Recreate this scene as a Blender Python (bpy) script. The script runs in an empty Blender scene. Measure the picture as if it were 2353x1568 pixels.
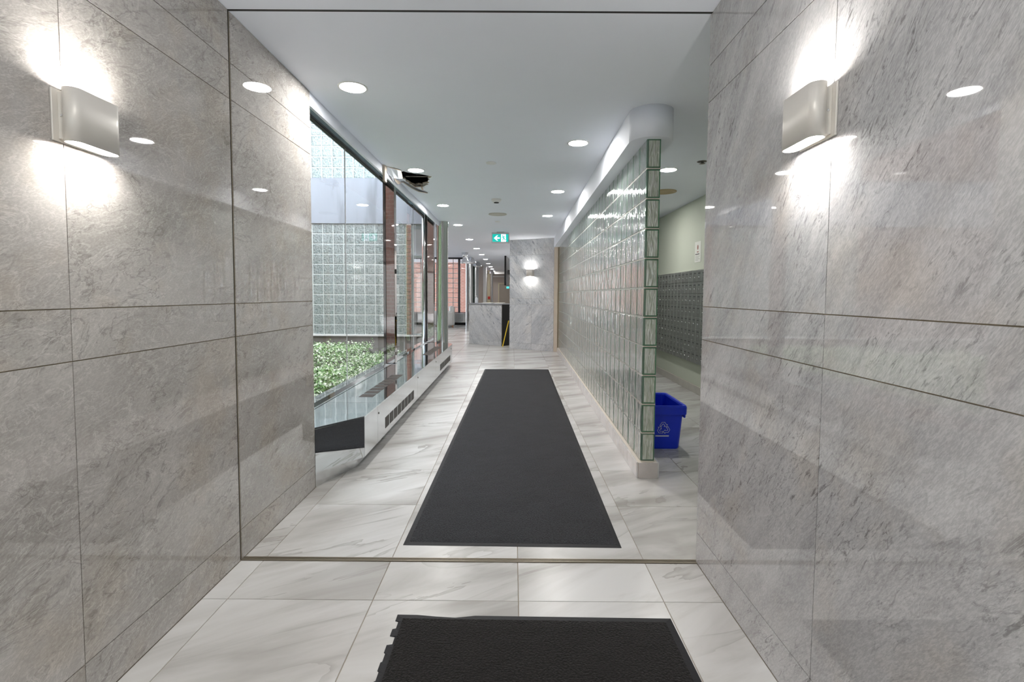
import bpy, bmesh, math, random
from mathutils import Vector, Matrix
random.seed(7)
S = bpy.context.scene
COL = S.collection
PI = math.pi

# ------------------------------------------------------------------ camera
CAM_H = 1.28144
F_PX, CY_PX, PITCH, YAW, ROLL = 1138.747, 739.198, 0.0544, 0.00145, 0.00657
cd = bpy.data.cameras.new('camera')
cam = bpy.data.objects.new('camera', cd)
COL.objects.link(cam)
fw = Vector((-math.sin(YAW) * math.cos(PITCH), math.cos(YAW) * math.cos(PITCH), -math.sin(PITCH)))
r0 = Vector((math.cos(YAW), math.sin(YAW), 0))
u0 = r0.cross(fw)
rr = r0 * math.cos(ROLL) + u0 * math.sin(ROLL)
uu = -r0 * math.sin(ROLL) + u0 * math.cos(ROLL)
cam.matrix_world = Matrix(((rr.x, uu.x, -fw.x, 0), (rr.y, uu.y, -fw.y, 0), (rr.z, uu.z, -fw.z, CAM_H), (0, 0, 0, 1)))
cd.sensor_fit = 'HORIZONTAL'
cd.sensor_width = 36.0
cd.lens = 36.0 * F_PX / 2353
cd.shift_y = (CY_PX - 784.0) / 2353
cd.clip_start = 0.05
cd.clip_end = 200
S.camera = cam

# ------------------------------------------------------------------ world, exposure
W = bpy.data.worlds.new('sky')
S.world = W
W.use_nodes = True
bg = W.node_tree.nodes['Background']
bg.inputs[0].default_value = (0.84, 0.92, 1.0, 1)
bg.inputs[1].default_value = 2.8
S.view_settings.view_transform = 'Standard'
S.view_settings.look = 'None'
S.view_settings.gamma = 1.0
S.view_settings.use_curve_mapping = False
S.view_settings.exposure = 1.76
c = S.cycles
c.max_bounces = 7
c.diffuse_bounces = 4
c.glossy_bounces = 4
c.transmission_bounces = 4
c.transparent_max_bounces = 10
c.sample_clamp_indirect = 4.0
c.sample_clamp_direct = 0.0
c.caustics_reflective = True
c.caustics_refractive = False
c.blur_glossy = 0.5
c.use_light_tree = False

LAMP = 74.0          # radiance of a downlight lens
SCONCE = 46.0        # radiance of a wall lamp lens

# ------------------------------------------------------------------ dimensions (metres, camera stands over the origin)
XL, XR = -1.2954, 0.8906      # vestibule walls
YT = 2.307                    # sliding door track
YE = 3.207                    # far end of the left wall
ZC = 2.5575                   # ceiling
T = 0.6096                    # floor tile
X0, Y0, YV = -1.1875, 2.9473, 2.0082   # tile joints
XG = -1.60                    # courtyard glazing
XM = 2.42                     # mailroom wall

# ------------------------------------------------------------------ mesh helpers
def mesh_obj(name, bm, mat=None, parent=None, smooth=False, loc=None):
    me = bpy.data.meshes.new(name)
    bm.normal_update()
    bm.to_mesh(me)
    bm.free()
    if smooth:
        for p in me.polygons:
            p.use_smooth = True
    o = bpy.data.objects.new(name, me)
    COL.objects.link(o)
    if mat is not None:
        for m in (mat if isinstance(mat, (list, tuple)) else [mat]):
            me.materials.append(m)
    if parent is not None:
        o.parent = parent
    if loc is not None:
        o.location = loc
    return o

def share(name, me, parent=None, loc=(0, 0, 0), rot=None):
    o = bpy.data.objects.new(name, me)
    COL.objects.link(o)
    o.location = loc
    if rot is not None:
        o.rotation_euler = rot
    if parent is not None:
        o.parent = parent
    return o

def empty(name, loc=(0, 0, 0), rotz=0):
    o = bpy.data.objects.new(name, None)
    COL.objects.link(o)
    o.location = loc
    o.rotation_euler = (0, 0, rotz)
    o.empty_display_size = 0.1
    return o

def tag(o, label=None, cat=None, group=None, kind=None):
    if label: o['label'] = label
    if cat: o['category'] = cat
    if group: o['group'] = group
    if kind: o['kind'] = kind
    return o

def struct(o, label=None):
    o['kind'] = 'structure'
    if label: o['label'] = label
    return o

def quad(bm, pts, mi=0):
    f = bm.faces.new([bm.verts.new(p) for p in pts])
    f.material_index = mi
    return f

def box(bm, x0, x1, y0, y1, z0, z1, mi=0):
    v = [bm.verts.new((x, y, z)) for x in (x0, x1) for y in (y0, y1) for z in (z0, z1)]
    for idx in ((0, 1, 3, 2), (4, 6, 7, 5), (0, 4, 5, 1), (2, 3, 7, 6), (0, 2, 6, 4), (1, 5, 7, 3)):
        f = bm.faces.new([v[i] for i in idx])
        f.material_index = mi

def chamfer_box(bm, x0, x1, y0, y1, z0, z1, ch, seg=1, mi=0):
    tmp = bmesh.new()
    box(tmp, x0, x1, y0, y1, z0, z1)
    bmesh.ops.bevel(tmp, geom=tmp.edges[:], offset=ch, segments=seg, profile=0.5, affect='EDGES')
    join(bm, tmp, mi)

def join(bm, tmp, mi=0, mat=None):
    vm = {}
    for v in tmp.verts:
        co = v.co if mat is None else mat @ v.co
        vm[v.index] = bm.verts.new(co)
    tmp.verts.index_update()
    for f in tmp.faces:
        try:
            g = bm.faces.new([vm[v.index] for v in f.verts])
            g.material_index = mi
            g.smooth = f.smooth
        except ValueError:
            pass
    tmp.free()

def prism(bm, poly, z0, z1, mi=0, cap=True):
    n = len(poly)
    a = [bm.verts.new((p[0], p[1], z0)) for p in poly]
    b = [bm.verts.new((p[0], p[1], z1)) for p in poly]
    for i in range(n):
        f = bm.faces.new((a[i], a[(i + 1) % n], b[(i + 1) % n], b[i]))
        f.material_index = mi
    if cap:
        bm.faces.new(list(reversed(a))).material_index = mi
        bm.faces.new(b).material_index = mi

def lathe(bm, prof, seg=32, cx=0, cy=0, mi=0):
    rings = []
    for r, z in prof:
        if r < 1e-6:
            rings.append([bm.verts.new((cx, cy, z))])
        else:
            rings.append([bm.verts.new((cx + r * math.cos(2 * PI * k / seg), cy + r * math.sin(2 * PI * k / seg), z)) for k in range(seg)])
    for a, b in zip(rings, rings[1:]):
        for k in range(seg):
            k2 = (k + 1) % seg
            if len(a) == 1 and len(b) == 1:
                continue
            if len(a) == 1:
                f = bm.faces.new((a[0], b[k2], b[k]))
            elif len(b) == 1:
                f = bm.faces.new((a[k], a[k2], b[0]))
            else:
                f = bm.faces.new((a[k], a[k2], b[k2], b[k]))
            f.material_index = mi
            f.smooth = True

def tube(bm, pts, r, seg=8, mi=0):
    pts = [Vector(p) for p in pts]
    rings = []
    for i, p in enumerate(pts):
        d = (pts[min(i + 1, len(pts) - 1)] - pts[max(i - 1, 0)]).normalized()
        a = d.orthogonal().normalized()
        if abs(d.z) < 0.9:
            a = d.cross(Vector((0, 0, 1))).normalized()
        b = d.cross(a)
        rings.append([bm.verts.new(p + r * (math.cos(2 * PI * k / seg) * a + math.sin(2 * PI * k / seg) * b)) for k in range(seg)])
    for A, B in zip(rings, rings[1:]):
        for k in range(seg):
            f = bm.faces.new((A[k], A[(k + 1) % seg], B[(k + 1) % seg], B[k]))
            f.material_index = mi
            f.smooth = True
    bm.faces.new(list(reversed(rings[0]))).material_index = mi
    bm.faces.new(rings[-1]).material_index = mi

def fix(bm):
    bmesh.ops.recalc_face_normals(bm, faces=bm.faces[:])

# ------------------------------------------------------------------ material helpers
def newmat(name):
    m = bpy.data.materials.new(name)
    m.use_nodes = True
    nt = m.node_tree
    b = nt.nodes['Principled BSDF']
    return m, nt, b

def simple(name, col, rough=0.5, metal=0.0, spec=0.5, bump=0.0, bscale=60, var=0.06, vscale=3.0):
    m, nt, b = newmat(name)
    b.inputs['Roughness'].default_value = rough
    b.inputs['Metallic'].default_value = metal
    b.inputs['Specular IOR Level'].default_value = spec
    tc = nt.nodes.new('ShaderNodeTexCoord')
    n = nt.nodes.new('ShaderNodeTexNoise')
    n.inputs['Scale'].default_value = vscale
    n.inputs['Detail'].default_value = 4
    nt.links.new(tc.outputs['Object'], n.inputs['Vector'])
    mix = nt.nodes.new('ShaderNodeMix')
    mix.data_type = 'RGBA'
    mix.inputs[6].default_value = (*[max(0, x * (1 - var)) for x in col], 1)
    mix.inputs[7].default_value = (*[min(1, x * (1 + var)) for x in col], 1)
    nt.links.new(n.outputs[0], mix.inputs[0])
    nt.links.new(mix.outputs[2], b.inputs['Base Color'])
    if bump > 0:
        n2 = nt.nodes.new('ShaderNodeTexNoise')
        n2.inputs['Scale'].default_value = bscale
        n2.inputs['Detail'].default_value = 3
        nt.links.new(tc.outputs['Object'], n2.inputs['Vector'])
        bp = nt.nodes.new('ShaderNodeBump')
        bp.inputs['Strength'].default_value = bump
        bp.inputs['Distance'].default_value = 0.01
        nt.links.new(n2.outputs[0], bp.inputs['Height'])
        nt.links.new(bp.outputs[0], b.inputs['Normal'])
    return m

def emit(name, col, strength):
    m, nt, b = newmat(name)
    b.inputs['Base Color'].default_value = (*col, 1)
    b.inputs['Emission Color'].default_value = (*col, 1)
    b.inputs['Emission Strength'].default_value = strength
    return m

def ramp(nt, src, stops):
    r = nt.nodes.new('ShaderNodeValToRGB')
    e = r.color_ramp.elements
    while len(e) < len(stops):
        e.new(0.5)
    for k, (p, cc) in enumerate(stops):
        e[k].position = p
        e[k].color = (*cc, 1) if len(cc) == 3 else cc
    nt.links.new(src, r.inputs[0])
    return r

def mixc(nt, fac, a, b, mode='MIX'):
    m = nt.nodes.new('ShaderNodeMix')
    m.data_type = 'RGBA'
    m.blend_type = mode
    if isinstance(fac, (int, float)):
        m.inputs[0].default_value = fac
    else:
        nt.links.new(fac, m.inputs[0])
    for i, v in ((6, a), (7, b)):
        if isinstance(v, tuple):
            m.inputs[i].default_value = (*v, 1)
        else:
            nt.links.new(v, m.inputs[i])
    return m.outputs[2]

def stone(name, c1, c2, dark, light, rot, stretch, streak, rough=0.07, rnd=True, fleck=0.75, vein=0.5, scale=1.0, spec=0.5, coarse=1.3, fl_f=0.55, vein_f=3.1, ochre=0.5, grain_mix=0.2):
    """Polished stone: soft clouds, streaky flecks along one direction, pale scratches."""
    m, nt, b = newmat(name)
    N, L = nt.nodes, nt.links
    tc = N.new('ShaderNodeTexCoord')
    vec = tc.outputs['Object']
    if rnd:
        oi = N.new('ShaderNodeObjectInfo')
        mul = N.new('ShaderNodeVectorMath'); mul.operation = 'SCALE'
        comb = N.new('ShaderNodeCombineXYZ')
        for k in range(3):
            L.new(oi.outputs['Random'], comb.inputs[k])
        L.new(comb.outputs[0], mul.inputs[0]); mul.inputs['Scale'].default_value = 37.0
        add = N.new('ShaderNodeVectorMath'); add.operation = 'ADD'
        L.new(vec, add.inputs[0]); L.new(mul.outputs[0], add.inputs[1])
        vec = add.outputs[0]
    mp = N.new('ShaderNodeMapping')
    mp.inputs['Rotation'].default_value = rot
    L.new(vec, mp.inputs['Vector'])
    mp2 = N.new('ShaderNodeMapping')
    mp2.inputs['Scale'].default_value = stretch
    L.new(mp.outputs[0], mp2.inputs['Vector'])
    def noise(v, sc, det, dist=0.0, rgh=0.6):
        n = N.new('ShaderNodeTexNoise')
        n.inputs['Scale'].default_value = sc * scale
        n.inputs['Detail'].default_value = det
        n.inputs['Distortion'].default_value = dist
        n.inputs['Roughness'].default_value = rgh
        L.new(v, n.inputs['Vector'])
        return n.outputs[0]
    cloud = noise(mp2.outputs[0], coarse, 5, 0.6)
    base = ramp(nt, cloud, [(0.32, c1), (0.68, c2)]).outputs[0]
    # fine streak grain
    grain = noise(mp2.outputs[0], streak, 2, 0.0, 0.7)
    g = ramp(nt, grain, [(0.42, (0, 0, 0)), (0.62, (1, 1, 1))]).outputs[0]
    base = mixc(nt, grain_mix, base, mixc(nt, g, dark, light))
    # dark flecks, clustered by a coarser mask
    fl = noise(mp2.outputs[0], streak * fl_f, 5, 1.2, 0.75)
    flm = ramp(nt, fl, [(0.55, (0, 0, 0)), (0.64, (1, 1, 1))]).outputs[0]
    clus = noise(mp.outputs[0], 2.2, 3, 0.0)
    clm = ramp(nt, clus, [(0.36, (0, 0, 0)), (0.58, (1, 1, 1))]).outputs[0]
    mm = N.new('ShaderNodeMath'); mm.operation = 'MULTIPLY'
    L.new(flm, mm.inputs[0]); L.new(clm, mm.inputs[1])
    m2 = N.new('ShaderNodeMath'); m2.operation = 'MULTIPLY'
    L.new(mm.outputs[0], m2.inputs[0]); m2.inputs[1].default_value = fleck
    base = mixc(nt, m2.outputs[0], base, dark)
    # thin veins: ridge of a distorted noise
    rd = noise(mp2.outputs[0], vein_f, 5, 1.8, 0.65)
    sb = N.new('ShaderNodeMath'); sb.operation = 'SUBTRACT'; L.new(rd, sb.inputs[0]); sb.inputs[1].default_value = 0.5
    ab = N.new('ShaderNodeMath'); ab.operation = 'ABSOLUTE'; L.new(sb.outputs[0], ab.inputs[0])
    rm = ramp(nt, ab.outputs[0], [(0.0, (1, 1, 1)), (0.018, (0, 0, 0))]).outputs[0]
    vm = N.new('ShaderNodeMath'); vm.operation = 'MULTIPLY'
    L.new(rm, vm.inputs[0]); vm.inputs[1].default_value = vein
    base = mixc(nt, vm.outputs[0], base, light)
    # faint ochre and blue-grey drifts
    och = ramp(nt, noise(mp.outputs[0], 3.4, 3, 0.0), [(0.50, (1, 1, 1)), (0.66, (1.0, 0.93, 0.84))]).outputs[0]
    base = mixc(nt, ochre, base, och, 'MULTIPLY')
    dkv = noise(mp2.outputs[0], vein_f * 0.45, 5, 2.0, 0.6)
    s2 = N.new('ShaderNodeMath'); s2.operation = 'SUBTRACT'; L.new(dkv, s2.inputs[0]); s2.inputs[1].default_value = 0.47
    a2 = N.new('ShaderNodeMath'); a2.operation = 'ABSOLUTE'; L.new(s2.outputs[0], a2.inputs[0])
    d2 = ramp(nt, a2.outputs[0], [(0.0, (0.5, 0.5, 0.5)), (0.012, (0, 0, 0))]).outputs[0]
    d3 = N.new('ShaderNodeMath'); d3.operation = 'MULTIPLY'; L.new(d2, d3.inputs[0]); L.new(clm, d3.inputs[1])
    base = mixc(nt, d3.outputs[0], base, dark)
    L.new(base, b.inputs['Base Color'])
    b.inputs['Roughness'].default_value = rough
    b.inputs['Specular IOR Level'].default_value = spec
    return m

def floor_mat(name, tiled=False):
    """White onyx-look polished porcelain with broad grey drifts and thin veins; every tile differs."""
    m, nt, b = newmat(name)
    N, L = nt.nodes, nt.links
    tc = N.new('ShaderNodeTexCoord')
    vec = tc.outputs['Object']
    oi = N.new('ShaderNodeObjectInfo')
    comb = N.new('ShaderNodeCombineXYZ')
    for k in range(3):
        L.new(oi.outputs['Random'], comb.inputs[k])
    mul = N.new('ShaderNodeVectorMath'); mul.operation = 'SCALE'; mul.inputs['Scale'].default_value = 53.0
    L.new(comb.outputs[0], mul.inputs[0])
    add = N.new('ShaderNodeVectorMath'); add.operation = 'ADD'
    L.new(vec, add.inputs[0]); L.new(mul.outputs[0], add.inputs[1])
    mp = N.new('ShaderNodeMapping')
    mp.inputs['Rotation'].default_value = (0, 0, math.radians(-28))
    L.new(add.outputs[0], mp.inputs['Vector'])
    mp2 = N.new('ShaderNodeMapping'); mp2.inputs['Scale'].default_value = (0.55, 2.3, 1)
    L.new(mp.outputs[0], mp2.inputs['Vector'])
    def noise(v, sc, det, dist, rg=0.55):
        n = N.new('ShaderNodeTexNoise'); n.inputs['Scale'].default_value = sc; n.inputs['Detail'].default_value = det
        n.inputs['Distortion'].default_value = dist; n.inputs['Roughness'].default_value = rg
        L.new(v, n.inputs['Vector']); return n.outputs[0]
    cl = noise(mp2.outputs[0], 1.4, 5, 0.7)
    base = ramp(nt, cl, [(0.33, (0.385, 0.372, 0.35)), (0.47, (0.525, 0.515, 0.498)), (0.66, (0.635, 0.63, 0.62))]).outputs[0]
    r1 = noise(mp2.outputs[0], 1.1, 5, 0.9)
    sb = N.new('ShaderNodeMath'); sb.operation = 'SUBTRACT'; L.new(r1, sb.inputs[0]); sb.inputs[1].default_value = 0.5
    # one-sided vein: dark crisp line fading to one side like the onyx edges
    vr = ramp(nt, sb.outputs[0], [(0.0, (0.7, 0.7, 0.7)), (0.035, (0.12, 0.12, 0.12)), (0.10, (0, 0, 0))]).outputs[0]
    gt = N.new('ShaderNodeMath'); gt.operation = 'GREATER_THAN'; L.new(sb.outputs[0], gt.inputs[0]); gt.inputs[1].default_value = 0.0
    vm = N.new('ShaderNodeMath'); vm.operation = 'MULTIPLY'; L.new(vr, vm.inputs[0]); L.new(gt.outputs[0], vm.inputs[1])
    msk = ramp(nt, noise(mp.outputs[0], 1.6, 2, 0.3), [(0.45, (0, 0, 0)), (0.62, (1, 1, 1))]).outputs[0]
    vm2 = N.new('ShaderNodeMath'); vm2.operation = 'MULTIPLY'; L.new(vm.outputs[0], vm2.inputs[0]); L.new(msk, vm2.inputs[1])
    base = mixc(nt, vm2.outputs[0], base, (0.30, 0.285, 0.26))
    dk = noise(mp2.outputs[0], 2.0, 6, 0.5, 0.62)
    dkm = ramp(nt, dk, [(0.54, (0, 0, 0)), (0.78, (0.6, 0.6, 0.6))]).outputs[0]
    base = mixc(nt, dkm, base, (0.38, 0.365, 0.335))
    if tiled:
        br = N.new('ShaderNodeTexBrick')
        br.offset = 0.0
        br.inputs['Scale'].default_value = 1.0
        br.inputs['Brick Width'].default_value = T
        br.inputs['Row Height'].default_value = T
        br.inputs['Mortar Size'].default_value = 0.0025
        br.inputs['Mortar Smooth'].default_value = 0.0
        br.inputs['Color1'].default_value = (1, 1, 1, 1); br.inputs['Color2'].default_value = (1, 1, 1, 1)
        br.inputs['Mortar'].default_value = (0.45, 0.43, 0.40, 1)
        L.new(vec, br.inputs['Vector'])
        base = mixc(nt, 1.0, base, br.outputs[0], 'MULTIPLY')
    L.new(base, b.inputs['Base Color'])
    b.inputs['Roughness'].default_value = 0.27
    b.inputs['Specular IOR Level'].default_value = 0.42
    return m

def steel(name, col=(0.72, 0.73, 0.74), rough=0.1, wav=0.02):
    m, nt, b = newmat(name)
    b.inputs['Base Color'].default_value = (*col, 1)
    b.inputs['Metallic'].default_value = 1.0
    tc = nt.nodes.new('ShaderNodeTexCoord')
    n = nt.nodes.new('ShaderNodeTexNoise'); n.inputs['Scale'].default_value = 1.7; n.inputs['Detail'].default_value = 2
    nt.links.new(tc.outputs['Object'], n.inputs['Vector'])
    bp = nt.nodes.new('ShaderNodeBump'); bp.inputs['Strength'].default_value = wav * 5; bp.inputs['Distance'].default_value = 0.02
    nt.links.new(n.outputs[0], bp.inputs['Height']); nt.links.new(bp.outputs[0], b.inputs['Normal'])
    n2 = nt.nodes.new('ShaderNodeTexNoise'); n2.inputs['Scale'].default_value = 9.0; n2.inputs['Detail'].default_value = 5
    nt.links.new(tc.outputs['Object'], n2.inputs['Vector'])
    mr = nt.nodes.new('ShaderNodeMapRange'); mr.inputs['To Min'].default_value = rough * 0.7; mr.inputs['To Max'].default_value = rough * 1.5
    nt.links.new(n2.outputs[0], mr.inputs['Value']); nt.links.new(mr.outputs[0], b.inputs['Roughness'])
    return m

def pane_glass(name, tint=(0.96, 0.98, 0.98), ior=1.5, rough=0.0):
    m = bpy.data.materials.new(name); m.use_nodes = True
    nt = m.node_tree; nt.nodes.clear()
    out = nt.nodes.new('ShaderNodeOutputMaterial')
    tr = nt.nodes.new('ShaderNodeBsdfTransparent'); tr.inputs[0].default_value = (*tint, 1)
    gl = nt.nodes.new('ShaderNodeBsdfGlossy'); gl.inputs['Roughness'].default_value = rough; gl.inputs[0].default_value = (1, 1, 1, 1)
    fr = nt.nodes.new('ShaderNodeFresnel'); fr.inputs[0].default_value = ior
    mx = nt.nodes.new('ShaderNodeMixShader')
    # a thin pane: the reflection happens on the outer faces only
    ge = nt.nodes.new('ShaderNodeNewGeometry')
    ff = nt.nodes.new('ShaderNodeMath'); ff.operation = 'SUBTRACT'; ff.inputs[0].default_value = 1.0
    nt.links.new(ge.outputs['Backfacing'], ff.inputs[1])
    fm = nt.nodes.new('ShaderNodeMath'); fm.operation = 'MULTIPLY'
    nt.links.new(fr.outputs[0], fm.inputs[0]); nt.links.new(ff.outputs[0], fm.inputs[1])
    nt.links.new(fm.outputs[0], mx.inputs[0]); nt.links.new(tr.outputs[0], mx.inputs[1]); nt.links.new(gl.outputs[0], mx.inputs[2])
    nt.links.new(mx.outputs[0], out.inputs[0])
    return m

def block_glass(name, scl, strength, tint, body, fac, rough=0.06, trans=0.5, refraction_tone=None, edge=None):
    """Rippled hollow glass block: glossy wavy face over a pale, partly see-through body."""
    m = bpy.data.materials.new(name); m.use_nodes = True
    nt = m.node_tree; nt.nodes.clear()
    N, L = nt.nodes, nt.links
    out = N.new('ShaderNodeOutputMaterial')
    tc = N.new('ShaderNodeTexCoord')
    oi = N.new('ShaderNodeObjectInfo')
    comb = N.new('ShaderNodeCombineXYZ')
    for k in range(3):
        L.new(oi.outputs['Random'], comb.inputs[k])
    mu = N.new('ShaderNodeVectorMath'); mu.operation = 'SCALE'; mu.inputs['Scale'].default_value = 19
    L.new(comb.outputs[0], mu.inputs[0])
    ad = N.new('ShaderNodeVectorMath'); ad.operation = 'ADD'
    L.new(tc.outputs['Object'], ad.inputs[0]); L.new(mu.outputs[0], ad.inputs[1])
    mp = N.new('ShaderNodeMapping'); mp.inputs['Scale'].default_value = scl
    L.new(ad.outputs[0], mp.inputs['Vector'])
    n = N.new('ShaderNodeTexNoise'); n.inputs['Scale'].default_value = 1.0; n.inputs['Detail'].default_value = 2; n.inputs['Distortion'].default_value = 0.7
    L.new(mp.outputs[0], n.inputs['Vector'])
    bp = N.new('ShaderNodeBump'); bp.inputs['Strength'].default_value = strength; bp.inputs['Distance'].default_value = 0.02
    L.new(n.outputs[0], bp.inputs['Height'])
    gl = N.new('ShaderNodeBsdfGlossy'); gl.inputs['Roughness'].default_value = rough; gl.inputs[0].default_value = (1, 1, 1, 1)
    L.new(bp.outputs[0], gl.inputs['Normal'])
    rf = N.new('ShaderNodeBsdfRefraction'); rf.inputs['IOR'].default_value = 1.18; rf.inputs['Roughness'].default_value = 0.12
    rf.inputs[0].default_value = (*tint, 1)
    L.new(bp.outputs[0], rf.inputs['Normal'])
    tl = N.new('ShaderNodeBsdfTranslucent'); tl.inputs[0].default_value = (*body, 1)
    df = N.new('ShaderNodeBsdfDiffuse'); df.inputs[0].default_value = (*body, 1)
    if refraction_tone:
        cr = ramp(nt, n.outputs[0], [(0.36, refraction_tone), (0.50, body), (0.62, tuple(min(1, x * 1.1) for x in body))]).outputs[0]  # dark and light of refraction through the crinkled glass, put into the colour
        if edge:
            # the green webs of the glass show along the upright edges of each block
            sp = N.new('ShaderNodeSeparateXYZ'); L.new(tc.outputs['Object'], sp.inputs[0])
            ay = N.new('ShaderNodeMath'); ay.operation = 'ABSOLUTE'; L.new(sp.outputs['Y'], ay.inputs[0])
            em = ramp(nt, ay.outputs[0], [(0.083, (0, 0, 0)), (0.090, (1, 1, 1))]).outputs[0]
            cr = mixc(nt, em, cr, edge)
            rc = mixc(nt, em, tint, edge)
            L.new(rc, rf.inputs[0])
            gc = mixc(nt, em, (1.0, 1.0, 1.0), tuple(min(1, x * 1.6) for x in edge))
            L.new(gc, gl.inputs[0])
        L.new(cr, df.inputs[0]); L.new(cr, tl.inputs[0])
    L.new(bp.outputs[0], df.inputs['Normal'])
    m0 = N.new('ShaderNodeMixShader'); m0.inputs[0].default_value = 0.5
    L.new(tl.outputs[0], m0.inputs[1]); L.new(df.outputs[0], m0.inputs[2])
    m1 = N.new('ShaderNodeMixShader'); m1.inputs[0].default_value = trans
    L.new(m0.outputs[0], m1.inputs[1]); L.new(rf.outputs[0], m1.inputs[2])
    fr = N.new('ShaderNodeFresnel'); fr.inputs[0].default_value = 1.5
    L.new(bp.outputs[0], fr.inputs['Normal'])
    mr = N.new('ShaderNodeMath'); mr.operation = 'MULTIPLY_ADD'; L.new(fr.outputs[0], mr.inputs[0]); mr.inputs[1].default_value = 0.9; mr.inputs[2].default_value = fac
    mr.use_clamp = True
    m2 = N.new('ShaderNodeMixShader')
    L.new(mr.outputs[0], m2.inputs[0]); L.new(m1.outputs[0], m2.inputs[1]); L.new(gl.outputs[0], m2.inputs[2])
    L.new(m2.outputs[0], out.inputs[0])
    return m

def brick_mat(name, c1, c2, mortar, axis='XZ', bw=0.215, bh=0.075):
    m, nt, b = newmat(name)
    N, L = nt.nodes, nt.links
    tc = N.new('ShaderNodeTexCoord')
    sp = N.new('ShaderNodeSeparateXYZ'); L.new(tc.outputs['Object'], sp.inputs[0])
    cm = N.new('ShaderNodeCombineXYZ')
    L.new(sp.outputs['X' if axis == 'XZ' else 'Y'], cm.inputs[0]); L.new(sp.outputs['Z'], cm.inputs[1])
    br = N.new('ShaderNodeTexBrick')
    br.inputs['Scale'].default_value = 1.0
    br.inputs['Brick Width'].default_value = bw; br.inputs['Row Height'].default_value = bh
    br.inputs['Mortar Size'].default_value = 0.006
    br.inputs['Color1'].default_value = (*c1, 1); br.inputs['Color2'].default_value = (*c2, 1); br.inputs['Mortar'].default_value = (*mortar, 1)
    L.new(cm.outputs[0], br.inputs['Vector'])
    L.new(br.outputs[0], b.inputs['Base Color'])
    b.inputs['Roughness'].default_value = 0.85
    return m

def carpet(name, col):
    m, nt, b = newmat(name)
    N, L = nt.nodes, nt.links
    tc = N.new('ShaderNodeTexCoord')
    n1 = N.new('ShaderNodeTexNoise'); n1.inputs['Scale'].default_value = 130; n1.inputs['Detail'].default_value = 3
    n2 = N.new('ShaderNodeTexNoise'); n2.inputs['Scale'].default_value = 5; n2.inputs['Detail'].default_value = 6
    L.new(tc.outputs['Object'], n1.inputs['Vector']); L.new(tc.outputs['Object'], n2.inputs['Vector'])
    r1 = ramp(nt, n1.outputs[0], [(0.3, tuple(x * 0.3 for x in col)), (0.72, tuple(x * 2.2 for x in col))]).outputs[0]
    r2 = ramp(nt, n2.outputs[0], [(0.3, (0.78, 0.78, 0.78)), (0.7, (1, 1, 1))]).outputs[0]
    L.new(mixc(nt, 1.0, r1, r2, 'MULTIPLY'), b.inputs['Base Color'])
    bp = N.new('ShaderNodeBump'); bp.inputs['Strength'].default_value = 0.9; bp.inputs['Distance'].default_value = 0.006
    L.new(n1.outputs[0], bp.inputs['Height']); L.new(bp.outputs[0], b.inputs['Normal'])
    b.inputs['Roughness'].default_value = 0.95
    b.inputs['Specular IOR Level'].default_value = 0.15
    b.inputs['Sheen Weight'].default_value = 0.1
    return m

R = math.radians
M = {}
M['stone_left'] = stone('stone_left', (0.365, 0.342, 0.318), (0.525, 0.498, 0.47), (0.17, 0.155, 0.142), (0.75, 0.72, 0.69),
                        (R(-20), 0, 0), (1, 0.85, 1.9), 110, rough=0.018, fleck=0.5, vein=0.36, coarse=1.7, fl_f=0.10, vein_f=5.0, grain_mix=0.12, spec=0.65)
M['stone_right'] = stone('stone_right', (0.39, 0.384, 0.386), (0.58, 0.57, 0.568), (0.16, 0.152, 0.15), (0.75, 0.74, 0.73),  # base tones cooled to carry the courtyard daylight on this wall
                         (R(54), 0, 0), (1, 0.8, 3.6), 80, rough=0.018, fleck=0.85, vein=0.2, coarse=2.0, fl_f=0.2, vein_f=5.0, grain_mix=0.17, spec=0.65)
for nm_, an_ in (('stone_white', -50), ('stone_white_low', 50)):
    M[nm_] = stone(nm_, (0.47, 0.495, 0.53), (0.75, 0.76, 0.77), (0.22, 0.24, 0.285), (0.82, 0.82, 0.82),
                   (0, R(an_), 0), (0.6, 1, 2.6), 34, rough=0.05, fleck=0.85, vein=0.12, coarse=1.5, fl_f=0.16, vein_f=4.0, ochre=0.25)
M['tile'] = floor_mat('polished_tile')
M['tile_far'] = floor_mat('polished_tile_field', True)
M['grout'] = simple('grout', (0.33, 0.285, 0.225), 0.8)
M['joint'] = simple('stone_joint', (0.34, 0.285, 0.20), 0.8)
M['paint'] = simple('ceiling_paint', (0.85, 0.88, 0.95), 0.75, var=0.015)  # bluish tint puts the cast of the sky into the paint colour
M['paint_green'] = simple('mailroom_paint', (0.60, 0.63, 0.53), 0.7, var=0.015)
M['paint_white'] = simple('white_paint', (0.80, 0.80, 0.79), 0.7, var=0.015)
M['beige_edge'] = simple('beige_stone_edge', (0.62, 0.54, 0.44), 0.3, var=0.12, vscale=8)
M['curb'] = stone('curb_stone', (0.60, 0.59, 0.59), (0.72, 0.715, 0.715), (0.45, 0.44, 0.43), (0.80, 0.80, 0.80), (R(60), 0, 0), (1, 1, 1), 8, rough=0.15, fleck=0.2, vein=0.1)
M['curb_end'] = simple('curb_end_stone', (0.52, 0.48, 0.46), 0.3, var=0.18, vscale=14)
M['lamp'] = emit('lamp_lens', (1.0, 0.98, 0.95), LAMP)
M['lamp_trim'] = simple('lamp_trim', (0.85, 0.85, 0.84), 0.4)
M['sconce_lens'] = emit('sconce_lens', (1.0, 0.965, 0.92), SCONCE)
M['sconce'] = simple('sconce_satin_metal', (0.74, 0.705, 0.65), 0.4, metal=0.15, var=0.02)
M['steel'] = steel('polished_steel', rough=0.07)
M['steel_brushed'] = steel('brushed_steel', (0.70, 0.71, 0.72), 0.16, 0.01)
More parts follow.
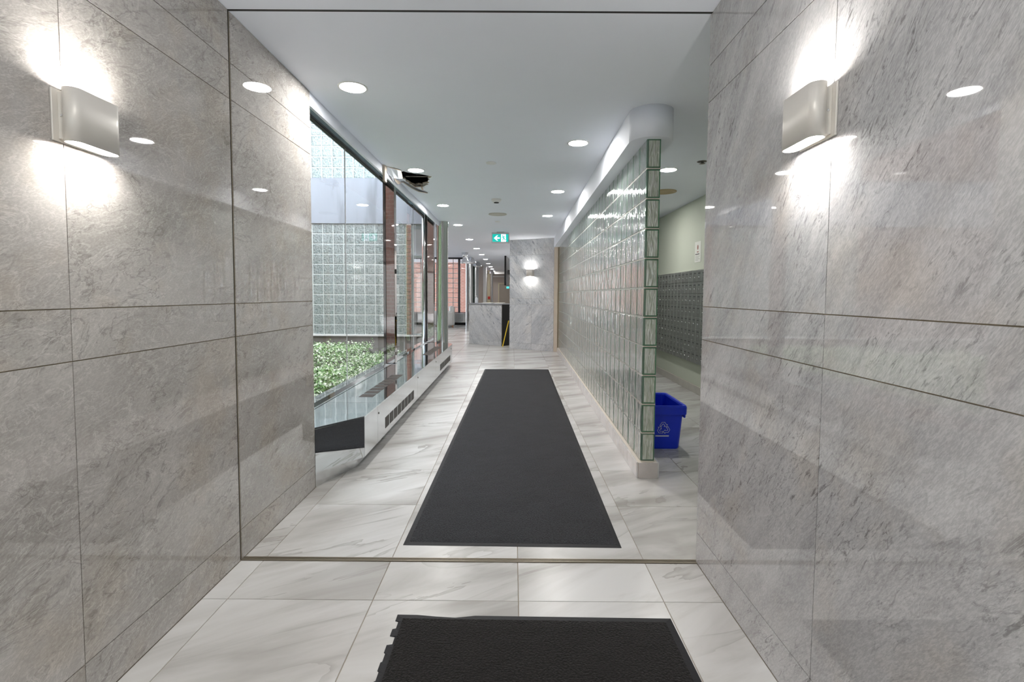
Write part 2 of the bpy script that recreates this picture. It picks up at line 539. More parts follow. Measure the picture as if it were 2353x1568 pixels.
M['steel_mirror'] = steel('mirror_steel', (0.62, 0.64, 0.65), 0.02, 0.012)
M['steel_dark'] = steel('dark_mirror_steel', (0.46, 0.42, 0.41), 0.02, 0.02)
M['teal_reflection'] = simple('header_steel_reflection', (0.46, 0.60, 0.64), 0.12, metal=0.25, spec=0.9, var=0.35, vscale=5)  # teal mottling painted in for what the mirror header reflects
M['dark'] = simple('dark_gap', (0.025, 0.023, 0.022), 0.6)
M['louver'] = simple('louver', (0.16, 0.145, 0.13), 0.45, metal=0.4)
M['rubber'] = simple('black_rubber', (0.010, 0.010, 0.012), 0.55, spec=0.3, bump=0.1)
M['carpet'] = carpet('charcoal_carpet', (0.021, 0.022, 0.025))
M['carpet2'] = carpet('black_carpet', (0.0105, 0.0095, 0.009))
M['glass'] = pane_glass('clear_pane')
M['block'] = block_glass('corridor_glass_block', (1, 34, 5), 0.34, (0.85, 0.97, 0.94), (0.80, 0.91, 0.875), 0.20, 0.02, 0.5, (0.58, 0.70, 0.66), (0.28, 0.41, 0.33))
M['block_far'] = block_glass('far_glass_block', (1, 34, 5), 0.34, (0.86, 0.97, 0.92), (0.80, 0.88, 0.82), 0.20, 0.02, 0.5, (0.54, 0.65, 0.59))
M['block_yard'] = block_glass('courtyard_glass_block', (38, 38, 30), 0.9, (0.85, 0.95, 0.94), (0.68, 0.77, 0.76), 0.06, 0.06, 0.12, (0.40, 0.50, 0.50))
M['block_rim'] = simple('green_glass_edge', (0.08, 0.20, 0.115), 0.08, spec=0.8)
M['block_core'] = block_glass('glass_block_end', (60, 60, 12), 0.7, (0.90, 0.96, 0.84), (0.93, 0.97, 0.84), 0.14, 0.03, 0.08, (0.70, 0.76, 0.60))
M['mortar'] = simple('pale_mortar', (0.48, 0.50, 0.46), 0.6)
M['mortar_warm'] = simple('warm_mortar', (0.60, 0.55, 0.48), 0.7)
M['mortar_yard'] = simple('courtyard_mortar', (0.84, 0.88, 0.86), 0.7)
M['mailbox'] = simple('mailbox_aluminium', (0.50, 0.50, 0.49), 0.30, metal=0.7, var=0.05)
M['mail_slot'] = simple('mailbox_slot', (0.08, 0.08, 0.08), 0.4)
M['chrome'] = simple('chrome', (0.75, 0.75, 0.76), 0.12, metal=1.0)
M['baseboard'] = simple('baseboard_stone', (0.56, 0.53, 0.48), 0.25, var=0.12, vscale=6)
M['blue'] = simple('blue_plastic', (0.004, 0.032, 0.66), 0.32, var=0.04)
M['white_print'] = simple('white_print', (0.72, 0.74, 0.80), 0.5)
M['paper'] = simple('paper', (0.82, 0.82, 0.76), 0.8)
M['ink'] = simple('ink', (0.12, 0.11, 0.11), 0.8)
M['ink_red'] = simple('ink_red', (0.36, 0.16, 0.13), 0.8)
M['brick_dark'] = brick_mat('dark_brick', (0.25, 0.115, 0.085), (0.19, 0.085, 0.065), (0.30, 0.25, 0.22))
M['brick_side'] = brick_mat('side_brick', (0.34, 0.15, 0.11), (0.27, 0.12, 0.09), (0.42, 0.37, 0.33), 'YZ')
M['brick_far'] = brick_mat('far_brick', (0.85, 0.43, 0.34), (0.76, 0.36, 0.28), (0.85, 0.76, 0.68))
M['concrete'] = simple('concrete', (0.27, 0.26, 0.245), 0.9, var=0.15, vscale=5)
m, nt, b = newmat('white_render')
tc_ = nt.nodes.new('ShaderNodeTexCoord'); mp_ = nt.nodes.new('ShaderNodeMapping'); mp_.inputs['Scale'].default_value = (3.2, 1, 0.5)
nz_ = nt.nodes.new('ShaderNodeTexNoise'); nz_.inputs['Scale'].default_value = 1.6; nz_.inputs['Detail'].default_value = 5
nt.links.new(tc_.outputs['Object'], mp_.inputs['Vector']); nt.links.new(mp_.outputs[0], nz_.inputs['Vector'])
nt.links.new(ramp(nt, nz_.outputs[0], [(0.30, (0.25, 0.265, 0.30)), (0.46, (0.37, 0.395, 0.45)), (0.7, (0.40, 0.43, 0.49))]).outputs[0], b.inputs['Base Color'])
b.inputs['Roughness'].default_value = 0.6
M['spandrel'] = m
M['soil'] = simple('soil', (0.035, 0.045, 0.02), 0.95, bump=0.5)
M['black'] = simple('black_plastic', (0.015, 0.015, 0.016), 0.6, spec=0.3)
M['yellow'] = simple('yellow_plastic', (0.80, 0.55, 0.02), 0.4)
M['taupe'] = simple('taupe_paint', (0.52, 0.455, 0.41), 0.7)
M['taupe_dark'] = simple('taupe_door', (0.36, 0.315, 0.265), 0.5)
M['cream'] = simple('cream_panel', (0.62, 0.56, 0.40), 0.5)
M['red'] = simple('red_box', (0.55, 0.02, 0.015), 0.4)
M['leather'] = simple('pale_grey_leather', (0.58, 0.58, 0.57), 0.45)
M['wood'] = simple('orange_wood', (0.40, 0.17, 0.06), 0.4, var=0.2)
M['plaster'] = simple('torn_gypsum', (0.55, 0.48, 0.40), 0.9, var=0.25, vscale=18)
M['sign_box'] = simple('sign_housing', (0.55, 0.54, 0.55), 0.5)
M['sign_green'] = emit('sign_green', (0.0, 0.42, 0.36), 0.28)
M['sign_white'] = emit('sign_white', (0.80, 0.86, 1.0), 0.27)
M['teal_sign'] = emit('small_sign', (0.10, 0.75, 0.75), 0.3)
M['clear_plastic'] = simple('clear_plastic', (0.70, 0.74, 0.78), 0.15)

# ivy: light to dark green and cream variegation, random for each leaf
m, nt, b = newmat('ivy_leaf')
geo = nt.nodes.new('ShaderNodeNewGeometry')
rp = ramp(nt, geo.outputs['Random Per Island'], [(0.0, (0.06, 0.14, 0.03)), (0.3, (0.16, 0.33, 0.08)), (0.55, (0.36, 0.52, 0.24)), (0.75, (0.66, 0.74, 0.55)), (1.0, (0.85, 0.88, 0.78))])
nt.links.new(rp.outputs[0], b.inputs['Base Color'])
b.inputs['Roughness'].default_value = 0.45
M['ivy'] = m

# ------------------------------------------------------------------ floor
FE = 9.66   # tiles are single pieces up to here
bm = bmesh.new()
box(bm, -1.95, XM, -1.9, Y0 + 11 * T, -0.06, -0.003)
floor = struct(mesh_obj('floor', bm, M['grout']), 'white onyx-look polished tile floor of the corridor and vestibule')
tile_cache = {}
def tile_piece(x0, x1, y0, y1):
    g = 0.0016
    w, d = x1 - x0 - 2 * g, y1 - y0 - 2 * g
    if w < 0.01 or d < 0.01:
        return
    key = (round(w, 3), round(d, 3))
    if key not in tile_cache:
        b_ = bmesh.new()
        box(b_, -w / 2, w / 2, -d / 2, d / 2, -0.008, 0.0)
        top = [e for e in b_.edges if all(v.co.z > -0.001 for v in e.verts)]
        bmesh.ops.bevel(b_, geom=top, offset=0.0012, segments=1, affect='EDGES')
        o = mesh_obj('floor_tile', b_, M['tile'], floor, loc=((x0 + x1) / 2, (y0 + y1) / 2, 0))
        tile_cache[key] = o.data
    else:
        share('floor_tile', tile_cache[key], floor, ((x0 + x1) / 2, (y0 + y1) / 2, 0))
xs = [X0 + k * T for k in range(-2, 7)]
def row(ya, yb, xa, xb):
    cut = [xa] + [x for x in xs if xa + 0.005 < x < xb - 0.005] + [xb]
    for a, b_ in zip(cut, cut[1:]):
        tile_piece(a, b_, ya, yb)
for k in range(0, 6):
    ya, yb = YV - (k + 1) * T, YV - k * T
    row(ya, yb, XL, XR)
row(YV, YT, XL, XR)
yy = [YT + 0.03, Y0] + [Y0 + k * T for k in range(1, 12)]
for a, b_ in zip(yy, yy[1:]):
    if b_ < YE + 0.02:
        row(a, b_, XL, XM)
    elif a < YE:
        row(a, b_, XL, XM)
    else:
        row(a, b_, -1.2, XM)
# beyond, the joints belong to the surface
bm = bmesh.new()
y1 = Y0 + 11 * T
box(bm, -7.5 - X0, XM - X0, 0, 33 - y1, -0.06, 0.0)
o = mesh_obj('floor', bm, M['tile_far'], loc=(X0, y1, 0))
struct(o, 'polished tile floor of the far lobby')

# door track across the floor
bm = bmesh.new()
box(bm, XL, XR + 0.02, YT, YT + 0.03, -0.003, 0.002)
box(bm, XL, XR + 0.02, YT + 0.001, YT + 0.006, 0.002, 0.005)
box(bm, XL, XR + 0.02, YT + 0.013, YT + 0.016, 0.002, 0.005)
box(bm, XL, XR + 0.02, YT + 0.024, YT + 0.029, 0.002, 0.005)
struct(mesh_obj('trim_1', bm, simple('track_bronze', (0.30, 0.265, 0.215), 0.35, metal=0.7)), 'thin bronze sliding door track set across the floor')

# ------------------------------------------------------------------ stone clad walls
def stone_wall(name, x, face, y0, y1, zs, ys_by_band, mat, label, xback):
    bm = bmesh.new()
    th = 0.012
    if face > 0:
        box(bm, xback, x - 0.004, y0, y1, 0, ZC)
    else:
        box(bm, x + 0.004, xback, y0, y1, 0, ZC)
    wall = struct(mesh_obj(name, bm, M['joint']), label)
    for k, (za, zb) in enumerate(zip(zs, zs[1:])):
        ys = ys_by_band[k] if isinstance(ys_by_band[0], list) else ys_by_band
        for ya, yb in zip(ys, ys[1:]):
            g = 0.0016
            b_ = bmesh.new()
            w, h = (yb - ya) / 2 - g, (zb - za) / 2 - g
            if face > 0:
                box(b_, -th, 0, -w, w, -h, h)
                sel = [e for e in b_.edges if all(v.co.x > -0.001 for v in e.verts)]
            else:
                box(b_, 0, th, -w, w, -h, h)
                sel = [e for e in b_.edges if all(v.co.x < 0.001 for v in e.verts)]
            mesh_obj('stone_panel', b_, mat, wall, loc=(x, (ya + yb) / 2, (za + zb) / 2))
    return wall

ZS = [0.0, 0.147, 1.076, 1.231, 2.163, 2.328, ZC]
wl = stone_wall('wall_left', XL, 1, -1.6, YT, ZS, [-1.6, -0.30, 0.55, 1.449, YT - 0.003], M['stone_left'], 'grey-beige polished stone panelled wall on the left', XL - 0.30)
# the panels past the door slot
wl2 = stone_wall('wall_left', XL, 1, YT + 0.012, YE, ZS, [YT + 0.012, YE], M['stone_left'], 'polished stone wall end between door slot and courtyard window', XL - 0.30)
wr = stone_wall('wall_right', XR, -1, -1.6, YT + 0.02, ZS, [-1.6, -0.30, 0.55, 1.415, YT + 0.02], M['stone_right'], 'grey streaked polished stone panelled wall on the right', XR + 0.28)
# white edge of the right wall towards the mailroom
bm = bmesh.new()
box(bm, XR + 0.012, XR + 0.28, YT + 0.02, YT + 0.032, 0, ZC)
struct(mesh_obj('trim_2', bm, M['paint_white']), 'painted end of the right stone wall')
# dark slot between the two parts of the left wall
bm = bmesh.new()
box(bm, XL - 0.29, XL - 0.006, YT - 0.003, YT + 0.012, 0, ZC)
struct(mesh_obj('trim_3', bm, M['dark']), 'dark vertical door slot in the left stone wall')

# back of the vestibule: glazed entrance, seen only in reflections
bm = bmesh.new()
box(bm, XL - 0.3, XL + 0.22, -1.9, -1.6, 0, ZC)
box(bm, XR - 0.22, XR + 0.3, -1.9, -1.6, 0, ZC)
box(bm, XL + 0.22, XR - 0.22, -1.9, -1.6, 2.2, ZC)
struct(mesh_obj('wall_entrance', bm, M['paint_white']), 'entrance wall behind the vestibule')
bm = bmesh.new()
for x in (XL + 0.22, -0.23, XR - 0.28):
    box(bm, x, x + 0.06, -1.78, -1.72, 0, 2.2)
box(bm, XL + 0.22, XR - 0.22, -1.78, -1.72, 2.12, 2.2)
box(bm, XL + 0.22, XR - 0.22, -1.78, -1.72, 0.0, 0.12)
d = struct(mesh_obj('door_1', bm, M['steel_brushed']), 'framed glass entrance doors')
for x0, x1 in ((XL + 0.28, -0.23), (-0.17, XR - 0.28)):
    bm = bmesh.new()
    box(bm, x0, x1, -1.755, -1.745, 0.12, 2.12)
    mesh_obj('door_pane', bm, M['glass'], d)
bm = bmesh.new()
box(bm, -12, 12, -14, -1.9, -0.06, -0.005)
struct(mesh_obj('floor', bm, simple('pale_paving', (0.5, 0.49, 0.47), 0.9)), 'pavement outside the entrance')
bm = bmesh.new(); box(bm, -6, 6, -6.5, -1.9, 2.9, 3.1)  # added out of view so no bright sky shows through the doors
struct(mesh_obj('ceiling', bm, M['concrete']), 'unseen canopy added outside the doors to hide the sky')
bm = bmesh.new(); box(bm, -12, 12, -14.2, -14, 0, 7)
struct(mesh_obj('wall_street', bm, M['concrete']), 'building across the street outside the entrance')

# ------------------------------------------------------------------ ceiling
bm = bmesh.new()
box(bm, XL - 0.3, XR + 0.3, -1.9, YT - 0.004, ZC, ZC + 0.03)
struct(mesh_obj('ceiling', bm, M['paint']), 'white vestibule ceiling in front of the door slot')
bm = bmesh.new()
box(bm, XL - 0.01, XR + 0.02, YT - 0.005, YT + 0.014, ZC + 0.001, ZC + 0.028)
struct(mesh_obj('trim_4', bm, M['dark']), 'dark door slot across the ceiling')

XF = -1.30   # ceiling edge at the glazing
hole = [(-1.235, 5.40), (-1.20, 5.30), (-1.15, 5.24), (-1.12, 5.29), (-1.08, 5.315), (-1.05, 5.345), (-1.02, 5.33), (-0.985, 5.37), (-0.95, 5.40), (-0.92, 5.435),
        (-0.89, 5.46), (-0.915, 5.52), (-0.95, 5.545), (-0.935, 5.60), (-0.955, 5.63), (-0.975, 5.70), (-0.965, 5.76), (-1.00, 5.80), (-1.05, 5.83), (-1.075, 5.89),
        (-1.12, 5.87), (-1.16, 5.90), (-1.195, 5.84), (-1.205, 5.76), (-1.225, 5.70), (-1.21, 5.62), (-1.235, 5.55), (-1.225, 5.47)]
CE = 30.5
def ceil_with_hole(z):
    bm = bmesh.new()
    # piece around the hole
    out = [(XF, 5.0), (-0.7, 5.0), (-0.7, 6.3), (XF, 6.3)]
    ov = [bm.verts.new((x, y, z)) for x, y in out]
    hv = [bm.verts.new((x, y, z)) for x, y in hole]
    ed = [bm.edges.new((ov[i], ov[(i + 1) % 4])) for i in range(4)]
    ed += [bm.edges.new((hv[i], hv[(i + 1) % len(hv)])) for i in range(len(hv))]
    bmesh.ops.triangle_fill(bm, edges=ed, use_beauty=True)
    for f in bm.faces:
        if f.normal.z > 0:
            f.normal_flip()
    return bm, hv
bm, hv = ceil_with_hole(ZC)
# broken gypsum rim of the hole
up = [bm.verts.new((v.co.x + random.uniform(-.012, .012), v.co.y + random.uniform(-.012, .012), ZC + 0.016 + random.uniform(0, .006))) for v in hv]
for i in range(len(hv)):
    f = bm.faces.new((hv[i], hv[(i + 1) % len(hv)], up[(i + 1) % len(hv)], up[i]))
    f.material_index = 1
def cq(x0, x1, y0, y1):
    quad(bm, [(x0, y0, ZC), (x0, y1, ZC), (x1, y1, ZC), (x1, y0, ZC)])
cq(XF, XM + 0.1, YT + 0.012, 5.0)
cq(-0.7, XM + 0.1, 5.0, 6.3)
cq(XF, XM + 0.1, 6.3, 9.25)
cq(XF, XM + 0.1, 9.25, CE)
# painted fascia at the glazing
box(bm, XF - 0.02, XF, YE - 0.01, 9.05, 2.475, ZC + 0.3)
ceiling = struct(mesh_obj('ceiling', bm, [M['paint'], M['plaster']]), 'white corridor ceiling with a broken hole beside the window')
# underside of the fascia and recess over the window
bm = bmesh.new()
box(bm, XG - 0.1, XF - 0.02, YE - 0.3, 9.2, 2.95, 3.0)
struct(mesh_obj('ceiling', bm, M['paint_white']), 'recess above the courtyard window')
# raised lobby ceiling
bm = bmesh.new()
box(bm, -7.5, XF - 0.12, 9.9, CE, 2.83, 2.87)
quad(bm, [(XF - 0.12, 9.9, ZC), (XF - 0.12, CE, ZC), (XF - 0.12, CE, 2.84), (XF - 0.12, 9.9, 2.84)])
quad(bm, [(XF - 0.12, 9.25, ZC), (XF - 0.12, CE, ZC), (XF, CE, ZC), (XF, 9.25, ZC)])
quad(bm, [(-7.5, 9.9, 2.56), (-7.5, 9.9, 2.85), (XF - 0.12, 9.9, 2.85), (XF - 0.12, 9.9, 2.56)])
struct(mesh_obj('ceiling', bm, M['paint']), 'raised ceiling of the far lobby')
# roof slab that keeps the sky out
bm = bmesh.new()
box(bm, XG - 0.12, XM + 0.4, -1.9, CE + 2.5, 3.05, 3.3)
box(bm, -7.6, XG - 0.12, 9.95, 21.05, 3.05, 3.3)
struct(mesh_obj('ceiling', bm, M['concrete']), 'concrete roof slab above the ceilings')
# cavity above the hole
bm = bmesh.new()
box(bm, -1.29, -0.75, 5.05, 6.25, ZC + 0.25, ZC + 0.26)
mesh_obj('cavity_deck', bm, M['dark'], ceiling)
for x0, x1, ya, yb in ((-1.285, -1.28, 5.05, 6.25), (-0.76, -0.75, 5.05, 6.25), (-1.29, -0.75, 5.04, 5.05), (-1.29, -0.75, 6.25, 6.26)):
    bm = bmesh.new(); box(bm, x0, x1, ya, yb, ZC + 0.01, ZC + 0.26)
    mesh_obj('cavity_side', bm, M['dark'], ceiling)
bm = bmesh.new()
box(bm, -1.27, -0.80, 5.60, 5.64, ZC + 0.035, ZC + 0.04); box(bm, -1.27, -0.80, 5.60, 5.603, ZC + 0.035, ZC + 0.065)
mesh_obj('metal_furring', bm, M['steel_brushed'], ceiling)
for dx in (0.0, 0.018, 0.04):
    bm = bmesh.new()
    tube(bm, [(-1.13 + dx, 5.42, ZC + 0.12), (-1.09 + dx, 5.55, ZC + 0.07), (-1.03 + dx, 5.66, ZC + 0.09), (-0.98 + dx, 5.78, ZC + 0.16)], 0.006, 6)
    mesh_obj('cable', bm, simple('grey_cable', (0.35, 0.37, 0.42), 0.4), ceiling)
# torn flaps of gypsum board
def flap(pts_a, pts_b, th=0.009, mat=None):
    bm = bmesh.new()
    n = len(pts_a)
    rows = []
    for pts, dz in ((pts_a, 0), (pts_b, 0)):
        rows.append([(Vector(p)) for p in pts])
    lo = [[bm.verts.new(p) for p in r] for r in rows]
    hi = [[bm.verts.new(p + Vector((0.002, 0, th))) for p in r] for r in rows]
    for i in range(n - 1):
        bm.faces.new((lo[0][i], lo[0][i + 1], lo[1][i + 1], lo[1][i])).material_index = 0
        bm.faces.new((hi[0][i], hi[1][i], hi[1][i + 1], hi[0][i + 1])).material_index = 1
        bm.faces.new((lo[0][i], hi[0][i], hi[0][i + 1], lo[0][i + 1])).material_index = 1
        bm.faces.new((lo[1][i], lo[1][i + 1], hi[1][i + 1], hi[1][i])).material_index = 1
    bm.faces.new((lo[0][0], lo[1][0], hi[1][0], hi[0][0])).material_index = 1
    bm.faces.new((lo[0][-1], hi[0][-1], hi[1][-1], lo[1][-1])).material_index = 1
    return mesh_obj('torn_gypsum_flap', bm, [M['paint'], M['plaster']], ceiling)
flap([(-1.29, 5.03, ZC), (-1.24, 5.08, ZC - 0.01), (-1.19, 5.13, ZC - 0.015), (-1.165, 5.19, ZC - 0.012)],
     [(-1.295, 5.20, ZC - 0.05), (-1.26, 5.28, ZC - 0.062), (-1.22, 5.33, ZC - 0.058), (-1.185, 5.36, ZC - 0.05)])
flap([(-1.215, 5.80, ZC), (-1.17, 5.92, ZC), (-1.11, 5.95, ZC), (-1.05, 5.92, ZC), (-0.99, 5.85, ZC)],
     [(-1.18, 5.74, ZC - 0.028), (-1.15, 5.86, ZC - 0.034), (-1.09, 5.88, ZC - 0.026), (-1.06, 5.85, ZC - 0.032), (-1.01, 5.80, ZC - 0.02)])
flap([(-1.285, 5.70, ZC - 0.012), (-1.25, 5.95, ZC - 0.016), (-1.20, 6.20, ZC - 0.014), (-1.12, 6.36, ZC - 0.006)],
     [(-1.24, 5.66, ZC - 0.028), (-1.205, 5.90, ZC - 0.036), (-1.16, 6.12, ZC - 0.034), (-1.08, 6.30, ZC - 0.016)])
flap([(-1.085, 5.87, ZC - 0.002), (-1.065, 5.89, ZC - 0.002), (-1.045, 5.88, ZC - 0.002)],
     [(-1.08, 5.88, ZC - 0.05), (-1.06, 5.90, ZC - 0.062), (-1.045, 5.89, ZC - 0.045)], 0.006)
flap([(-1.29, 5.42, ZC - 0.03), (-1.28, 5.50, ZC - 0.035), (-1.27, 5.58, ZC - 0.03)],
     [(-1.285, 5.44, ZC - 0.055), (-1.272, 5.52, ZC - 0.075), (-1.262, 5.60, ZC - 0.05)], 0.006)
# peeling corner strip at the break of the fascia
bm = bmesh.new()
for k in range(6):
    pass
prism(bm, [(XF + 0.002, 4.98), (XF + 0.022, 4.985), (XF + 0.024, 5.055), (XF + 0.002, 5.06)], 2.40, ZC - 0.001)
o = mesh_obj('peeling_corner_strip', bm, M['plaster'], ceiling)

# ------------------------------------------------------------------ courtyard window (left)
bm = bmesh.new()
box(bm, XG - 0.05, XG + 0.04, YE - 0.25, 9.2, 0.375, 0.418)          # sill rail
box(bm, XG - 0.03, XG + 0.022, YE - 0.25, 9.2, 2.656, 2.672)          # head bead
win = struct(mesh_obj('window_1', bm, M['steel_mirror']), 'tall frameless courtyard window with mirror-polished steel frame')
bm = bmesh.new(); box(bm, XG - 0.03, XG + 0.02, YE - 0.25, 9.2, 2.672, 2.96)
mesh_obj('header_panel', bm, M['teal_reflection'], win)
bm = bmesh.new(); box(bm, XG - 0.010, XG + 0.0215, YE - 0.25, 9.2, 2.646, 2.656)
mesh_obj('head_gasket', bm, M['dark'], win)
for ya, yb in ((YE - 0.25, 4.752), (4.758, 6.225), (6.345, 7.965), (7.972, 8.86)):
    bm = bmesh.new(); box(bm, XG - 0.006, XG + 0.006, ya, yb, 0.418, 2.655)
    mesh_obj('glass_pane', bm, M['glass'], win)
for y in (4.755, 7.9685):
    bm = bmesh.new(); box(bm, XG - 0.0015, XG + 0.0065, y - 0.0025, y + 0.0025, 0.418, 2.655)
    mesh_obj('silicone_joint', bm, simple('silicone_%d' % int(y * 10), (0.55, 0.58, 0.60), 0.4), win)
def mullion(y0, y1, xa, xb):
    bm = bmesh.new(); chamfer_box(bm, xa, xb, y0, y1, 0.40, 2.9, 0.004)
    mu = mesh_obj('mirror_mullion', bm, M['steel_dark'], win)
    bm = bmesh.new(); box(bm, xa - 0.02, xa, y0 - 0.03, y0 + 0.02, 0.40, 2.9)
    mesh_obj('dark_gasket', bm, M['dark'], mu)
mullion(6.24, 6.34, XG, XG + 0.115)
mullion(9.00, 9.10, XG + 0.035, XG + 0.165)
bm = bmesh.new(); lathe(bm, [(0.0, 0.40), (0.034, 0.40), (0.034, 2.9), (0, 2.9)], 24, XG, 8.89)
mesh_obj('tube_mullion', bm, M['steel'], win)

# ------------------------------------------------------------------ convector cabinet under the window
HX, HZ, HB = -1.07, 0.397, 0.095
cab = empty('convector_cabinet', (0, 0, 0))
tag(cab, 'long polished steel convector cabinet under the courtyard window', 'convector')
A0 = (XL - 0.005, 3.14); A1 = (HX, 3.545)
bm = bmesh.new()
prism(bm, [(-1.55, 3.22), (-1.297, 3.215), (-1.275, 3.27), (-1.145, 3.60), (-1.155, 9.0), (-1.55, 9.0)], 0.0, HB)
mesh_obj('toe_kick', bm, M['steel_brushed'], cab)
def plate(name, p, q, z0, z1, th=0.012, mat=None, gap=0.0015, par=cab):
    p, q = Vector((*p, 0)), Vector((*q, 0))
    d_ = (q - p).normalized(); n_ = Vector((-d_.y, d_.x, 0))
    p2, q2 = p + d_ * gap, q - d_ * gap
    bm = bmesh.new()
    prism(bm, [(p2.x, p2.y), (q2.x, q2.y), ((q2 + n_ * th).x, (q2 + n_ * th).y), ((p2 + n_ * th).x, (p2 + n_ * th).y)], z0, z1)
    fix(bm)
    return mesh_obj(name, bm, mat or M['steel'], par)
plate('end_panel', (-1.2955, 3.2085), A1, HB, HZ - 0.012, mat=M['steel_mirror'])
plate('corner_panel', A1, (HX, 3.90), HB, HZ - 0.012, mat=M['steel_brushed'])
pa = plate('access_panel', (HX, 3.90), (HX, 5.55), HB, HZ - 0.012, mat=M['steel_brushed'])
pb = plate('access_panel', (HX, 5.55), (HX, 6.86), HB, HZ - 0.012, mat=M['steel_brushed'])
pc = plate('access_panel', (HX, 6.86), (HX, 8.72), HB, HZ - 0.012, mat=M['steel_brushed'])
# rounded far end
arc = [(HX - 0.36 + 0.36 * math.cos(a), 8.72 + 0.36 * math.sin(a)) for a in [k * PI / 2 / 10 for k in range(11)]]
bm = bmesh.new()
for (xa, ya), (xb, yb) in zip(arc, arc[1:]):
    quad(bm, [(xa, ya, HB), (xb, yb, HB), (xb, yb, HZ - 0.012), (xa, ya, HZ - 0.012)])
mesh_obj('rounded_end', bm, M['steel'], cab, smooth=True)
def top_plate(poly, name='top_plate'):
    bm = bmesh.new(); prism(bm, poly, HZ - 0.012, HZ); fix(bm)
    return mesh_obj(name, bm, M['steel_top'], cab)
M['steel_top'] = steel('wavy_polished_steel', (0.66, 0.71, 0.73), 0.05, 0.035)
ys1 = 3.98
top_plate([(-1.505, 3.217), (XL - 0.003, 3.217), (A1[0] + 0.004, A1[1] - 0.01), (A1[0] + 0.004, ys1 - 0.0015), (-1.505, ys1 - 0.0015)])
top_plate([(-1.505, ys1 + 0.0015), (HX + 0.004, ys1 + 0.0015), (HX + 0.004, 6.52), (-1.505, 6.52)])
top_plate([(-1.505, 6.523), (HX + 0.004, 6.523)] + [(x + 0.004, y) for x, y in arc] + [(-1.505, 9.08)])
bm = bmesh.new(); box(bm, XG + 0.04, -1.509, 3.217, 9.08, HZ - 0.012, HZ + 0.002)
mesh_obj('back_plate', bm, M['steel_top'], cab)
# filler so that one cannot look through the cabinet
bm = bmesh.new()
prism(bm, [(-1.54, 3.24), (-1.31, 3.24), (-1.085, 3.57), (-1.085, 8.75), (-1.25, 8.98), (-1.54, 8.98)], HB, HZ - 0.014)
mesh_obj('inner_casing', bm, M['dark'], cab)
def front_vent(ya, yb, z0, z1, par, n_l=9):
    bm = bmesh.new()
    box(bm, HX - 0.004, HX + 0.0012, ya, yb, z0, z1)
    v = mesh_obj('vent_slot', bm, M['dark'], par)
    bm = bmesh.new()
    for k in range(n_l):
        z = z0 + (k + 0.5) * (z1 - z0) / n_l
        box(bm, HX, HX + 0.0028, ya + 0.003, yb - 0.003, z - 0.002, z + 0.0012)
    lv = mesh_obj('louvers', bm, M['louver'], v)
pitch = (5.36 - 4.13) / 8
for k in range(8):
    if True:
        front_vent(4.13 + k * pitch, 4.13 + k * pitch + 0.128, 0.145, 0.238, pa)
    else:
        front_vent(4.13 + k * pitch + 0.03, 4.13 + k * pitch + 0.153, 0.145, 0.238, pb)
for k in range(7):
    front_vent(7.30 + k * 0.172, 7.30 + k * 0.172 + 0.14, 0.145, 0.238, pc)
def top_vent(x0, x1, ya, yb):
    bm = bmesh.new(); box(bm, x0, x1, ya, yb, HZ - 0.004, HZ + 0.0008)
    v = mesh_obj('top_slot', bm, M['dark'], cab)
    bm = bmesh.new()
    for k in range(8):
        y = ya + (k + 0.5) * (yb - ya) / 8
        box(bm, x0 + 0.003, x1 - 0.003, y - 0.003, y + 0.002, HZ, HZ + 0.002)
    mesh_obj('top_louvers', bm, M['louver'], v)
for k in range(8):
    top_vent(-1.315, -1.195, 4.20 + k * 0.15, 4.20 + k * 0.15 + 0.12)
for k in range(8):
    top_vent(-1.31, -1.19, 7.15 + k * 0.15, 7.15 + k * 0.15 + 0.118)
lock_me = None
for y, z, par in ((3.93, 0.325, pa), (5.58, 0.335, pb), (6.90, 0.335, pc), (8.60, 0.33, pc)):
    bm = bmesh.new(); lathe(bm, [(0, 0), (0.008, 0), (0.008, 0.004), (0, 0.005)], 12)
    for v in bm.verts: v.co = Vector((HX + v.co.z, y + v.co.x, z + v.co.y))
    fix(bm)
    mesh_obj('panel_lock', bm, M['louver'], par)

# polished round column at the end of the window
bm = bmesh.new()
lathe(bm, [(0.104, HZ), (0.104, ZC - 0.10), (0.112, ZC - 0.09), (0.112, 2.9)], 40, -1.262, 8.86)
tag(mesh_obj('steel_column', bm, M['steel'], loc=(0, 0, 0)), 'large mirror-polished round steel column at the window end', 'column')

# ------------------------------------------------------------------ glass block partition
CB = 0.113                      # curb height
BP = 0.2034                     # block pitch
PY0, PX = 3.435, 0.955          # near end, middle of thickness
NC, NR = 37, 11
def block_mesh(w=0.0955, p=BP - 0.007, ch=0.006, seg=2):
    bm = bmesh.new()
    chamfer_box(bm, -w / 2, w / 2, -p / 2, p / 2, -p / 2, p / 2, ch, seg)
    return bm
bm = bmesh.new()
ye = PY0 + NC * BP
for r in range(NR + 1):
    z = CB + r * BP
    box(bm, PX - 0.0455, PX + 0.0455, PY0 + 0.004, ye, z - 0.004, z + 0.004)
for c_ in range(1, NC + 1):
    y = PY0 + c_ * BP
    for r in range(NR):
        pass
part = struct(mesh_obj('wall_partition', bm, M['mortar']), 'glass block partition wall between corridor and mailroom')
bm = bmesh.new()
for c_ in range(1, NC + 1):
    y = PY0 + c_ * BP
    for r in range(NR):
        box(bm, PX - 0.0470, PX + 0.0470, y - 0.0042, y + 0.0042, CB + r * BP + 0.004, CB + (r + 1) * BP - 0.004)
mesh_obj('green_joints', bm, simple('green_joint', (0.16, 0.26, 0.20), 0.3), part)
blk = block_mesh()
